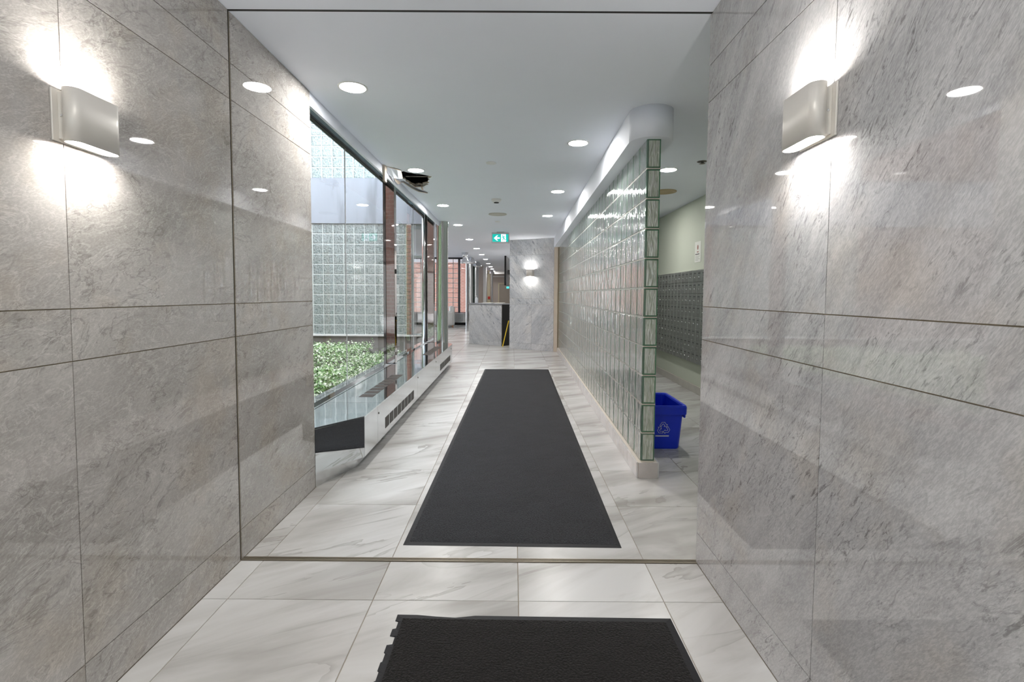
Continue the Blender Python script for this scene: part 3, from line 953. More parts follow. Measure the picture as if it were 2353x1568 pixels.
me_blk = bpy.data.meshes.new('glass_block'); blk.normal_update(); blk.to_mesh(me_blk); blk.free(); me_blk.materials.append(M['block'])
NI = 27
for c_ in range(NI):
    for r in range(NR):
        o = share('glass_block', me_blk, part, (PX, PY0 + (c_ + 0.5) * BP, CB + (r + 0.5) * BP))
        if c_ == 0:
            # green rim and clear centre of the exposed end
            b_ = bmesh.new()
            yv = -(BP - 0.007) / 2
            h = (BP - 0.007) / 2 - 0.003
            w = 0.046
            t_ = 0.007
            for (x0, x1, z0, z1) in ((w - 0.003, w, -h, h),) if r == 0 else ((w - t_, w, -h, h), (-w, w, -h, -h + 0.005), (-w, w, h - 0.006, h)):
                box(b_, x0, x1, yv - 0.002, yv + 0.004, z0, z1)
            mesh_obj('green_rim', b_, M['block_rim'], o)
            b_ = bmesh.new()
            chamfer_box(b_, -w + 0.012, w - t_, yv - 0.0012, yv + 0.002, -h + t_, h - t_, 0.0008)
            mesh_obj('end_face', b_, M['block_core'], o)
bm = bmesh.new()
for c_ in range(NI, NC):
    for r in range(NR):
        w, p = 0.0955 / 2, (BP - 0.007) / 2
        y, z = PY0 + (c_ + 0.5) * BP, CB + (r + 0.5) * BP
        chamfer_box(bm, PX - w, PX + w, y - p, y + p, z - p, z + p, 0.006)
o = mesh_obj('glass_block', bm, M['block_far'], part); o['kind'] = 'stuff'
# warm mortar seen at the near end
for r in range(NR + 1):
    bm = bmesh.new(); z = CB + r * BP
    box(bm, PX - 0.046, PX + 0.046, PY0 - 0.001, PY0 + 0.012, z - 0.0035, z + 0.0035)
    mesh_obj('end_mortar', bm, M['mortar_warm'], part)
# stone curb
bm = bmesh.new(); box(bm, PX - 0.068, PX + 0.068, PY0 - 0.012, ye, 0, CB - 0.006)
curb = struct(mesh_obj('baseboard_partition', bm, M['joint']), 'low stone curb under the glass block partition')
y = PY0 - 0.014
while y < ye - 0.05:
    y2 = min(y + 0.3048, ye)
    for sx in (-1, 1):
        bm = bmesh.new()
        xa, xb = sorted((PX + sx * 0.068, PX + sx * 0.080))
        chamfer_box(bm, xa, xb, y + 0.0012, y2 - 0.0012, 0.0, CB - 0.003, 0.0012)
        mesh_obj('curb_tile', bm, M['curb'], curb)
    y = y2
bm = bmesh.new(); chamfer_box(bm, PX - 0.067, PX + 0.067, PY0 - 0.026, PY0 - 0.012, 0.0, CB - 0.003, 0.001)
mesh_obj('curb_end_tile', bm, M['curb_end'], curb)
bm = bmesh.new(); box(bm, PX - 0.068, PX + 0.068, PY0 - 0.012, ye, CB - 0.006, CB - 0.0035)
mesh_obj('curb_top', bm, M['mortar_warm'], curb)
# soffit over the partition with a rounded near end
SR = 0.15
SXC = 0.952
pts = [(SXC - SR, ye + 0.35)] + [(SXC - SR * math.cos(a), PY0 + 0.09 - SR * math.sin(a)) for a in [k * PI / 18 for k in range(19)]] + [(SXC + SR, ye + 0.35)]
bm = bmesh.new()
prism(bm, pts, CB + NR * BP - 0.006, ZC)
fix(bm)
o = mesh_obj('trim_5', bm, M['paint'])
for p in o.data.polygons:
    p.use_smooth = abs(p.normal.z) < 0.5 and p.center.y < PY0 + 0.15
struct(o, 'white bulkhead with rounded end above the glass block partition')

# the partition runs very slightly out of square with the corridor
piv = Matrix.Translation((PX - 0.07, PY0, 0)) @ Matrix.Rotation(-0.0145, 4, 'Z') @ Matrix.Translation((-PX + 0.07, -PY0, 0))
for o_ in (part, curb, o):
    o_.matrix_world = piv @ o_.matrix_world

# ------------------------------------------------------------------ mailroom
bm = bmesh.new(); box(bm, XM, XM + 0.1, 2.3, 11.6, 0, ZC)
struct(mesh_obj('wall_mailroom', bm, M['paint_green']), 'pale green mailroom wall behind the mailboxes')
bm = bmesh.new(); box(bm, XR + 0.28, XM, 2.2, 2.33, 0, ZC); box(bm, 1.0, XM, 11.2, 11.3, 0, ZC)
struct(mesh_obj('wall_mailroom_end', bm, M['paint_green']), 'pale green end walls of the mailroom')
bm = bmesh.new(); box(bm, XM - 0.006, XM, 2.34, 11.2, 0, 0.10)
bb = struct(mesh_obj('baseboard_mailroom', bm, M['joint']), 'stone baseboard along the mailroom wall')
y = 2.4
while y < 11.1:
    bm = bmesh.new(); chamfer_box(bm, XM - 0.018, XM - 0.005, y + 0.001, min(y + T, 11.19) - 0.001, 0.0, 0.102, 0.0015)
    mesh_obj('baseboard_tile', bm, M['baseboard'], bb)
    y += T

bank = empty('mailbox_bank', (XM, 7.3, 0.40))
tag(bank, 'grey metal bank of wall mailboxes in eight rows behind the partition', 'mailboxes')
MY0, MP, MZ0, MZ = 6.10, 0.1485, 0.40, 0.1505
NMC = 15
bm = bmesh.new(); box(bm, -0.045, 0.0, MY0 - 7.3 - 0.012, MY0 + NMC * MP - 7.3 + 0.012, 0, 8 * MZ + 0.01)
mesh_obj('cabinet_frame', bm, M['mailbox'], bank)
def mail_door(top=False):
    bm = bmesh.new()
    chamfer_box(bm, -0.008, 0.004, -MP / 2 + 0.004, MP / 2 - 0.004, -MZ / 2 + 0.004, MZ / 2 - 0.004, 0.003)
    return bm
me_door = bpy.data.meshes.new('mailbox_door'); t_ = mail_door(); t_.normal_update(); t_.to_mesh(me_door); t_.free(); me_door.materials.append(M['mailbox'])
bm = bmesh.new()
box(bm, -0.0105, -0.008, -0.036, 0.036, 0.026, 0.030); box(bm, -0.0105, -0.008, -0.036, 0.036, 0.042, 0.046); box(bm, -0.009, -0.0078, -0.036, 0.036, 0.030, 0.042, 1)
me_slot = bpy.data.meshes.new('name_slot'); bm.normal_update(); bm.to_mesh(me_slot); bm.free(); me_slot.materials.append(M['mailbox']); me_slot.materials.append(M['mail_slot'])
bm = bmesh.new(); lathe(bm, [(0.011, 0), (0.011, 0.004), (0.007, 0.007), (0, 0.007)], 12)
for v in bm.verts: v.co = Vector((-0.008 - v.co.z, v.co.x, v.co.y))
fix(bm)
me_lock = bpy.data.meshes.new('lock'); bm.to_mesh(me_lock); bm.free(); me_lock.materials.append(simple('lock_metal', (0.42, 0.42, 0.42), 0.35, metal=0.8))
for r in range(8):
    for c_ in range(NMC):
        dd = share('mailbox_door', me_door, bank, (-0.047, MY0 + (c_ + 0.5) * MP - 7.3, (r + 0.5) * MZ + 0.005))
        share('name_slot', me_slot, dd)
        share('lock', me_lock, dd, (0, 0.012, -0.018))

# paper notice
nt_ = empty('paper_notice', (XM - 0.001, 6.53, 1.72))
tag(nt_, 'white printed paper notice taped above the mailboxes', 'notice')
bm = bmesh.new(); box(bm, -0.003, -0.001, -0.105, 0.105, 0.0, 0.27); mesh_obj('sheet', bm, M['paper'], nt_)
bm = bmesh.new()
lathe(bm, [(0, 0), (0.022, 0)], 14)
for v in bm.verts: v.co = Vector((-0.0036, v.co.x, 0.195 + v.co.y * 1.5))
box(bm, -0.0036, -0.003, -0.028, 0.028, 0.128, 0.142)
mesh_obj('crest_print', bm, M['ink_red'], nt_)
for z, w in ((0.10, 0.07), (0.078, 0.08), (0.06, 0.06), (0.042, 0.078), (0.024, 0.05)):
    bm = bmesh.new(); box(bm, -0.0036, -0.003, 0.085 - 2 * w, 0.085, z, z + (0.012 if z > 0.09 else 0.003))
    mesh_obj('print_line', bm, M['ink'], nt_)

# blue recycling box
bin_ = empty('recycling_box', (1.245, 4.32, 0))
tag(bin_, 'open blue plastic recycling box on the floor beside the partition', 'recycling box')
def rrect(hx, hy, r, cx=0, cy=0, n=5):
    pts = []
    for sx, sy, a0 in ((1, 1, 0), (-1, 1, PI / 2), (-1, -1, PI), (1, -1, 1.5 * PI)):
        for k in range(n + 1):
            a = a0 + k * PI / 2 / n
            pts.append((cx + sx * (hx - r) + r * math.cos(a), cy + sy * (hy - r) + r * math.sin(a)))
    return pts
bm = bmesh.new()
prof = [(0.150, 0.232, 0.0), (0.156, 0.238, 0.012), (0.178, 0.262, 0.325), (0.182, 0.266, 0.328)]
inner = [(0.176, 0.260, 0.372), (0.170, 0.254, 0.36), (0.152, 0.234, 0.02), (0.0, 0.0, 0.02)]
rim = [(0.196, 0.280, 0.300), (0.200, 0.284, 0.300), (0.202, 0.286, 0.36), (0.196, 0.280, 0.374)]
rings = []
for hx, hy, z in [(0.001, 0.001, 0.0)] + prof[:3] + [(0.180, 0.264, 0.322)] + rim + inner[:3] + [(0.001, 0.001, 0.02)]:
    rings.append([bm.verts.new((x, y, z)) for x, y in rrect(hx, hy, min(0.03, hx * 0.9))])
for A, B in zip(rings, rings[1:]):
    n = len(A)
    for k in range(n):
        f = bm.faces.new((A[k], A[(k + 1) % n], B[(k + 1) % n], B[k])); f.smooth = False
fix(bm)
mesh_obj('tub', bm, M['blue'], bin_)
for sx in (-1, 1):
    for yy_ in (-0.20, 0.20):
        bm = bmesh.new(); chamfer_box(bm, sx * 0.196 - 0.008, sx * 0.196 + 0.008, yy_ - 0.03, yy_ + 0.03, 0.262, 0.306, 0.003)
        mesh_obj('rim_tab', bm, M['blue'], bin_)
# three chasing arrows, drawn as outlines on the front, and a bar below
lean = (0.262 - 0.238) / 0.313
def on_front(x, z):
    return Vector((x, -(0.238 + lean * (z - 0.012)) - 0.0012, z))
def ribbon(bm, pts, w, closed=True):
    n = len(pts)
    for i in range(n if closed else n - 1):
        p, q = Vector(pts[i]), Vector(pts[(i + 1) % n])
        d_ = (q - p).normalized(); n_ = Vector((-d_.y, d_.x)) * w / 2
        e = d_ * w / 2
        quad(bm, [on_front(*(p - e - n_)), on_front(*(q + e - n_)), on_front(*(q + e + n_)), on_front(*(p - e + n_))])
arrow = [(-0.62, 0.18), (-0.30, 0.72), (0.18, 0.72), (0.46, 0.30), (0.60, 0.38), (0.48, -0.04), (0.06, 0.06), (0.20, 0.14), (-0.02, 0.44), (-0.16, 0.44), (-0.36, 0.06)]
bm = bmesh.new()
LC = Vector((0.015, 0.178)); LS = 0.052
for k in range(3):
    a = -k * 2 * PI / 3
    pts = []
    for x, y in arrow:
        y2 = y + 0.28
        pts.append((LC.x + LS * (x * math.cos(a) - y2 * math.sin(a)), LC.y + LS * (x * math.sin(a) + y2 * math.cos(a))))
    ribbon(bm, pts, 0.0032)
mesh_obj('recycling_symbol', bm, M['white_print'], bin_)
bm = bmesh.new()
quad(bm, [on_front(-0.05, 0.108), on_front(0.062, 0.108), on_front(0.062, 0.118), on_front(-0.05, 0.118)])
mesh_obj('print_bar', bm, M['white_print'], bin_)

# ------------------------------------------------------------------ floor mats
def mat_mesh(corners, border, z=0.007, ragged=None, name='floor_mat', label='', cm=None):
    (ax, ay), (bx, by), (cx, cy), (dx, dy) = corners   # near-left, near-right, far-right, far-left
    o = empty(name, ((ax + bx) / 2, (ay + dy) / 2, 0))
    tag(o, label, 'floor mat')
    ox, oy = o.location.x, o.location.y
    def lerp(u, v):
        x = (ax * (1 - u) + bx * u) * (1 - v) + (dx * (1 - u) + cx * u) * v
        y = (ay * (1 - u) + by * u) * (1 - v) + (dy * (1 - u) + cy * u) * v
        return x - ox, y - oy
    Wd = math.hypot(bx - ax, by - ay); Ln = math.hypot(dx - ax, dy - ay)
    bu, bv = border / Wd, border / Ln
    bm = bmesh.new()
    inner = [lerp(bu, bv), lerp(1 - bu, bv), lerp(1 - bu, 1 - bv), lerp(bu, 1 - bv)]
    # pile: a fine grid with slight unevenness
    nx, ny = 24, max(12, int(24 * Ln / Wd))
    vs = {}
    for i in range(nx + 1):
        for j in range(ny + 1):
            x, y = lerp(bu + (1 - 2 * bu) * i / nx, bv + (1 - 2 * bv) * j / ny)
            e = i in (0, nx) or j in (0, ny)
            vs[i, j] = bm.verts.new((x, y, z * 0.75 if e else z + random.uniform(-0.0006, 0.0006)))
    for i in range(nx):
        for j in range(ny):
            bm.faces.new((vs[i, j], vs[i + 1, j], vs[i + 1, j + 1], vs[i, j + 1]))
    mesh_obj('carpet_pile', bm, cm, o)
    bm = bmesh.new()
    outer = []
    if ragged:
        # left edge broken into bites
        n = ragged
        left = []
        for k in range(n + 1):
            v = 1 - k / n
            off = random.choice([0.0, 0.0, 0.45, 0.7, 0.2]) * bu if 0 < k < n * 0.72 else 0
            left.append(lerp(off, v)); left.append(lerp(off, max(0, v - 0.9 / n)))
        outer_l = left
    else:
        outer_l = [lerp(0, 1), lerp(0, 0)]
    iu = lerp(bu, 1 - bv); il = lerp(bu, bv)
    def strip(po, pi):
        zo, zi = 0.0015, z * 0.7
        for k in range(len(po) - 1):
            v = [(*po[k], zo), (*po[k + 1], zo), (*pi[k + 1], zi), (*pi[k], zi)]
            quad(bm, v)
            quad(bm, [(*po[k], 0.0), (*po[k + 1], 0.0), (*po[k + 1], zo), (*po[k], zo)])
    m_ = len(outer_l)
    strip(outer_l, [(iu[0] + (il[0] - iu[0]) * k / (m_ - 1), iu[1] + (il[1] - iu[1]) * k / (m_ - 1)) for k in range(m_)])
    strip([lerp(0, 0), lerp(1, 0)], [inner[0], inner[1]])
    strip([lerp(1, 0), lerp(1, 1)], [inner[1], inner[2]])
    nseg = 14
    top_o = []; top_i = []
    for k in range(nseg + 1):
        u = 1 - k / nseg
        bite = random.choice([0, 0.3, 0.5, 0]) if (ragged and u < 0.38 and u > 0.03) else 0
        top_o.append(lerp(u, 1 - bite * bv)); top_i.append((inner[2][0] + (inner[3][0] - inner[2][0]) * (1 - u), inner[2][1] + (inner[3][1] - inner[2][1]) * (1 - u)))
    strip(top_o, top_i)
    fix(bm)
    mesh_obj('rubber_border', bm, M['rubber'], o)
mat_mesh([(-0.552, 2.462), (0.56, 2.449), (0.618, 8.46), (-0.472, 8.44)], 0.026, label='long charcoal carpet runner mat down the middle of the corridor', cm=M['carpet'])
mat_mesh([(-0.452, 0.62), (0.64, 0.62), (0.634, 1.90), (-0.452, 1.912)], 0.028, ragged=30, label='near black floor mat with a chipped rubber border in the vestibule', cm=M['carpet2'])

# ------------------------------------------------------------------ wall lamps
def sconce(name, x, face, y0, y1, z0, z1, label, loc=None, rz=0.0):
    """Up-and-down wall lamp: back plate, mount, rounded tube and two glowing lenses."""
    root = empty(name, (x, (y0 + y1) / 2, z0))
    tag(root, label, 'wall lamp', 'rounded up-and-down wall lamps')
    hw, h = (y1 - y0) / 2, z1 - z0
    def put(bm, nm, mat, smooth=False, par=root):
        # built facing +x, mirrored for the right wall
        if face < 0:
            for v in bm.verts: v.co.x = -v.co.x
        fix(bm)
        return mesh_obj(nm, bm, mat, par, smooth)
    bm = bmesh.new(); chamfer_box(bm, 0.0005, 0.006, -hw, hw, 0, h, 0.001); put(bm, 'back_plate', M['sconce'])
    bm = bmesh.new(); chamfer_box(bm, 0.006, 0.03, -hw + 0.018, hw - 0.018, 0.008, h - 0.008, 0.001); mnt = put(bm, 'mount', M['sconce'])
    for s in (-1, 1):
        bm = bmesh.new(); lathe(bm, [(0, 0), (0.004, 0), (0.004, 0.0012), (0.002, 0.0012), (0.0018, 0.0004), (0, 0.0004)], 12)
        for v in bm.verts: v.co = Vector((0.017 + v.co.x, s * (hw - 0.018 + v.co.z), h / 2 + v.co.y))
        put(bm, 'screw', M['chrome'], par=mnt)
    # stadium tube
    R_ = 0.025
    cxx = 0.021 + R_
    def stad(r, n=10):
        pts = []
        for k in range(n + 1):
            a = -PI / 2 + PI * k / n
            pass
        ang = [k * PI / n for k in range(n + 1)]
        a_ = [(cxx + r * math.cos(t), hw - R_ + r * math.sin(t)) for t in ang]
        b_ = [(cxx - r * math.cos(t), -hw + R_ - r * math.sin(t)) for t in ang]
        return a_ + b_
    o1, i1 = stad(R_), stad(R_ - 0.0025)
    bm = bmesh.new()
    n = len(o1)
    vo0 = [bm.verts.new((*p, -0.002)) for p in o1]; vo1 = [bm.verts.new((*p, h + 0.002)) for p in o1]
    vi0 = [bm.verts.new((*p, -0.002)) for p in i1]; vi1 = [bm.verts.new((*p, h + 0.002)) for p in i1]
    for k in range(n):
        k2 = (k + 1) % n
        for q_ in ((vo0[k], vo0[k2], vo1[k2], vo1[k]), (vi0[k2], vi0[k], vi1[k], vi1[k2]), (vo0[k2], vo0[k], vi0[k], vi0[k2]), (vo1[k], vo1[k2], vi1[k2], vi1[k])):
            bm.faces.new(q_)
    tb = put(bm, 'tube', M['sconce'])
    for p in tb.data.polygons:
        p.use_smooth = abs(p.normal.z) < 0.5
    for za, zb in ((0.002, 0.004), (h - 0.004, h - 0.002)):
        bm = bmesh.new(); prism(bm, stad(R_ - 0.0028), za, zb)
        put(bm, 'glowing_lens', M['sconce_lens'])
    if loc is not None:
        root.location = loc; root.rotation_euler = (0, 0, rz)
    return root
sconce('wall_lamp', XL, 1, 1.410, 1.580, 1.706, 1.852, 'satin metal up-and-down wall lamp on the left stone wall')
sconce('wall_lamp', XR, -1, 1.393, 1.563, 1.727, 1.873, 'satin metal up-and-down wall lamp on the right stone wall')

# ------------------------------------------------------------------ recessed downlights
def downlight(x, y, label, r=0.078, z=ZC):
    root = empty('recessed_downlight', (x, y, z - 0.004))
    tag(root, label, 'ceiling light', 'round recessed ceiling downlights')
    bm = bmesh.new(); lathe(bm, [(r, 0.0005), (r, -0.001), (r + 0.012, 0.001), (r + 0.012, 0.004), (r, 0.004)], 28); mesh_obj('trim_ring', bm, M['lamp_trim'], root)
    bm = bmesh.new(); lathe(bm, [(0, 0.0), (r, 0.0)], 28); fix(bm)
    for f in bm.faces:
        if f.normal.z > 0: f.normal_flip()
    mesh_obj('lens', bm, M['lamp'], root)
    return root
ordw = ['first', 'second', 'third', 'fourth', 'fifth', 'sixth', 'seventh', 'eighth', 'ninth', 'tenth', 'eleventh', 'twelfth', 'thirteenth']
for k, (x, y) in enumerate([(-1.0, 3.14), (-1.01, 5.19), (-1.015, 7.21), (-1.02, 9.21), (-1.02, 11.6), (-1.02, 13.9), (-1.01, 16.0), (-1.0, 18.1), (-1.03, 20.6), (-1.04, 22.9), (-1.05, 25.0), (-1.07, 27.2)]):
    downlight(x, y, 'recessed ceiling downlight, %s of the left row counted from the vestibule' % ordw[k])
for k, (x, y) in enumerate([(0.54, 4.24), (0.545, 6.20), (0.55, 8.09)]):
    downlight(x, y, 'recessed ceiling downlight, %s of the right row beside the partition' % ordw[k])
for x_, y_, l_ in ((-3.0, 12.2, 'unseen lobby downlight added behind the courtyard block wall, nearest'), (-3.4, 15.2, 'unseen lobby downlight added behind the courtyard block wall, middle'), (-3.9, 18.2, 'unseen lobby downlight added behind the courtyard block wall, farthest')):  # out-of-view lamps added to brighten the far lobby
    downlight(x_, y_, l_, z=2.83)
downlight(-0.2, 0.55, 'unseen vestibule downlight added above the near mat')  # this and the next lamp are added behind the camera to brighten the walls
downlight(-0.2, -0.85, 'unseen vestibule downlight added by the entrance doors')
downlight(0.12, 13.0, 'added reception downlight hidden behind the far stone wall, nearest')  # this and the next lamp are added out of sight to light the reception
downlight(0.14, 15.2, 'added reception downlight hidden behind the far stone wall, farther')
downlight(1.57, 7.1, 'added unseen ceiling downlight deep in the mailroom behind the partition')  # hidden lamp added to brighten the mailroom
downlight(1.57, 5.11, 'recessed ceiling downlight over the mailroom, right of the partition')

# ceiling fittings
def ceil_disc(name, x, y, prof, mat, label, cat, extra=None):
    bm = bmesh.new(); lathe(bm, prof, 28)
    fix(bm)
    if extra is None:
        o = mesh_obj(name, bm, mat, loc=(x, y, ZC))
    else:
        o = empty(name, (x, y, ZC))
        mesh_obj('housing', bm, mat, o)
        bm = bmesh.new(); lathe(bm, extra, 20); mesh_obj('sensor', bm, M['black'], o)
    tag(o, label, cat)
    return o
ceil_disc('cover_disc', -0.22, 4.88, [(0.05, -0.001), (0.05, -0.006), (0.046, -0.009), (0, -0.009)], M['paint_white'], 'small white cover disc on the ceiling before the smoke detector', 'cover plate')
ceil_disc('smoke_detector', -0.23, 6.73, [(0.068, -0.0005), (0.068, -0.015), (0.056, -0.022), (0.05, -0.038), (0.03, -0.042), (0, -0.042)], M['paint_white'], 'white smoke detector under the corridor ceiling', 'smoke detector',
          [(0.033, -0.040), (0.033, -0.050), (0, -0.050)])
ceil_disc('ceiling_speaker', -0.25, 7.95, [(0.145, -0.001), (0.143, -0.010), (0.125, -0.012), (0.12, -0.008), (0, -0.008)], simple('speaker_grille', (0.60, 0.58, 0.52), 0.6, bump=0.6, bscale=300), 'round beige ceiling speaker grille in the middle of the corridor', 'speaker')
ceil_disc('cover_disc', -0.28, 8.75, [(0.046, -0.001), (0.046, -0.006), (0.042, -0.010), (0, -0.010)], M['paint_white'], 'small white cover disc on the ceiling beyond the speaker', 'cover plate')
ceil_disc('ceiling_speaker', 1.85, 6.16, [(0.145, -0.001), (0.143, -0.010), (0.125, -0.012), (0.12, -0.008), (0, -0.008)], simple('speaker_grille_tan', (0.56, 0.44, 0.26), 0.6, bump=0.6, bscale=300), 'round tan ceiling speaker grille in the mailroom', 'speaker')
ceil_disc('sprinkler_head', 1.79, 4.79, [(0.045, -0.001), (0.045, -0.004), (0.02, -0.008), (0.012, -0.02), (0.03, -0.022), (0, -0.022)], M['louver'], 'dark sprinkler head on the mailroom ceiling by the stone wall', 'sprinkler')

# ------------------------------------------------------------------ exit sign
sg = empty('exit_sign', (-0.262, 10.2, ZC))
tag(sg, 'green running man exit sign hanging from the corridor ceiling', 'exit sign')
bm = bmesh.new(); box(bm, -0.075, 0.075, -0.03, 0.03, -0.020, 0.0); mesh_obj('ceiling_mount', bm, M['sign_box'], sg)
SZ1, SZ0, SW = -0.018, -0.228, 0.180
bm = bmesh.new(); chamfer_box(bm, -SW, SW, -0.028, 0.028, SZ0, SZ1, 0.006); mesh_obj('housing', bm, M['sign_box'], sg)
bm = bmesh.new(); box(bm, -SW + 0.018, SW - 0.018, -0.0295, -0.027, SZ0 + 0.024, SZ1 - 0.030); fc = mesh_obj('green_face', bm, M['sign_green'], sg)
fz0, fz1 = SZ0 + 0.024, SZ1 - 0.030
def flat(poly, y, mat, nm):
    bm = bmesh.new()
    bm.faces.new([bm.verts.new((x, y, z)) for x, z in poly])
    bm.normal_update(); bmesh.ops.triangulate(bm, faces=bm.faces[:]); fix(bm)
    for f in bm.faces:
        if f.normal.y > 0: f.normal_flip()
    return mesh_obj(nm, bm, mat, fc)
cz = (fz0 + fz1) / 2
H_ = fz1 - fz0
flat([(0.012, fz0), (0.115, fz0), (0.115, fz0 + 0.02), (0.125, fz0 + 0.03), (0.115, fz0 + 0.04), (0.112, fz1), (0.012, fz1)], -0.0300, M['sign_white'], 'white_doorway')
flat([(-0.135, cz - 0.004), (-0.075, cz + 0.052), (-0.045, cz + 0.052), (-0.078, cz + 0.014), (-0.012, cz + 0.014), (-0.012, cz - 0.018), (-0.078, cz - 0.018), (-0.045, cz - 0.056), (-0.075, cz - 0.056)], -0.0300, M['sign_white'], 'white_arrow')
def man():
    ly = -0.0305
    def limb(a, b_, w0, w1):
        a, b_ = Vector(a), Vector(b_); d_ = (b_ - a).normalized(); n_ = Vector((-d_.y, d_.x))
        return [tuple(a + n_ * w0), tuple(b_ + n_ * w1), tuple(b_ - n_ * w1), tuple(a - n_ * w0)]
    bm = bmesh.new()
    def add(poly):
        bm.faces.new([bm.verts.new((x, ly, z)) for x, z in poly])
    add([(0.046 + 0.0095 * math.cos(t), cz + 0.046 + 0.0095 * math.sin(t)) for t in [2 * PI * k / 12 for k in range(12)]])
    add(limb((0.055, cz + 0.030), (0.072, cz - 0.012), 0.011, 0.009))
    add(limb((0.052, cz + 0.030), (0.038, cz + 0.010), 0.005, 0.004)); add(limb((0.038, cz + 0.012), (0.020, cz + 0.006), 0.004, 0.003))
    add(limb((0.058, cz + 0.033), (0.088, cz + 0.028), 0.005, 0.004)); add(limb((0.088, cz + 0.030), (0.096, cz + 0.012), 0.004, 0.003))
    add(limb((0.068, cz - 0.008), (0.052, cz - 0.028), 0.007, 0.005)); add(limb((0.054, cz - 0.026), (0.044, cz - 0.052), 0.005, 0.004))
    add(limb((0.074, cz - 0.008), (0.092, cz - 0.036), 0.007, 0.005)); add(limb((0.090, cz - 0.036), (0.116, cz - 0.038), 0.005, 0.004))
    fix(bm)
    for f in bm.faces:
        if f.normal.y > 0: f.normal_flip()
    mesh_obj('running_figure', bm, M['sign_green'], fc)
man()

# ------------------------------------------------------------------ courtyard
bm = bmesh.new(); box(bm, -7.5, XG - 0.06, 2.9, 9.9, -0.1, 0.02)
struct(mesh_obj('floor', bm, M['soil']), 'planted courtyard ground')
YN = 9.72
bm = bmesh.new()
box(bm, -7.5, -1.66, YN + 0.02, YN + 0.16, 0.0, 0.445)
wn = struct(mesh_obj('wall_courtyard_north', bm, M['concrete']), 'courtyard wall of glass blocks above a concrete base')
bm = bmesh.new(); box(bm, -7.5, -1.66, YN - 0.03, YN + 0.16, 0.445, 0.475); mesh_obj('window_ledge', bm, M['paint_white'], wn)
bm = bmesh.new(); box(bm, -7.5, -1.66, YN - 0.02, YN + 0.16, 2.64, 3.51); mesh_obj('spandrel_panel', bm, M['spandrel'], wn)
bp = 0.2034
XB0 = -2.085
me_y = None
NCY, NRY = 14, 11
bm = bmesh.new()
for r in range(NRY):
    z = 0.475 + r * bp * (2.165 / (11 * bp))
for base, nr, pz in ((0.475, 11, 2.165 / 11), (3.51, 6, bp)):
    for r in range(nr + 1):
        box(bm, XB0 - NCY * bp, XB0, YN + 0.005, YN + 0.10, base + r * pz - 0.006, base + r * pz + 0.006)
    for k in range(NCY + 1):
        for r in range(nr):
            box(bm, XB0 - k * bp - 0.006, XB0 - k * bp + 0.006, YN + 0.005, YN + 0.10, base + r * pz + 0.006, base + (r + 1) * pz - 0.006)
mesh_obj('mortar_grid', bm, M['mortar_yard'], wn)
for base, nr, pz in ((0.475, 11, 2.165 / 11), (3.51, 6, bp)):
    t_ = bmesh.new(); chamfer_box(t_, -bp / 2 + 0.006, bp / 2 - 0.006, -0.055, 0.055, -pz / 2 + 0.006, pz / 2 - 0.006, 0.010, 2)
    me = bpy.data.meshes.new('glass_block'); t_.normal_update(); t_.to_mesh(me); t_.free(); me.materials.append(M['block_yard'])
    for k in range(NCY):
        for r in range(nr):
            share('glass_block', me, wn, (XB0 - (k + 0.5) * bp, YN + 0.055, base + (r + 0.5) * pz))
# plain wall beyond the blocks
bm = bmesh.new()
box(bm, -7.5, XB0 - NCY * bp - 0.006, YN, YN + 0.16, 0.475, 9.0); box(bm, XB0 - NCY * bp - 0.006, XB0 + 0.0, YN, YN + 0.16, 3.51 + 6 * bp + 0.006, 9.0); box(bm, XB0 + 0.006, XG - 0.06, YN, YN + 0.16, 3.51, 9.0)
mesh_obj('brick_upper_wall', bm, M['brick_dark'], wn)
# brick pilaster with single bricks, then a framed window to the lobby
bm = bmesh.new(); box(bm, -2.08, -1.985, YN - 0.01, YN + 0.14, 0.475, 2.64)
pil = struct(mesh_obj('wall_pilaster', bm, M['mortar_yard']), 'narrow brown brick pilaster at the end of the courtyard block wall')
t_ = bmesh.new(); chamfer_box(t_, -0.046, 0.046, -0.012, 0.012, -0.034, 0.034, 0.003)
me = bpy.data.meshes.new('brick'); t_.normal_update(); t_.to_mesh(me); t_.free(); me.materials.append(simple('brown_brick', (0.30, 0.17, 0.13), 0.8, var=0.15))
for k in range(28):
    share('brick', me, pil, (-2.0325, YN - 0.016, 0.515 + k * 0.0765))
bm = bmesh.new()
for x0, x1, z0, z1 in ((-1.975, -1.945, 0.475, 2.64), (-1.70, -1.66, 0.475, 2.64), (-1.975, -1.66, 2.60, 2.64), (-1.975, -1.66, 0.475, 0.50), (-1.975, -1.66, 1.98, 2.03)):
    box(bm, x0, x1, YN, YN + 0.05, z0, z1)
w2 = struct(mesh_obj('window_2', bm, simple('grey_green_frame', (0.20, 0.24, 0.23), 0.4)), 'narrow framed window beside the brick pilaster')
bm = bmesh.new(); box(bm, -1.945, -1.70, YN + 0.02, YN + 0.03, 0.50, 2.60); mesh_obj('glass_pane', bm, M['glass'], w2)
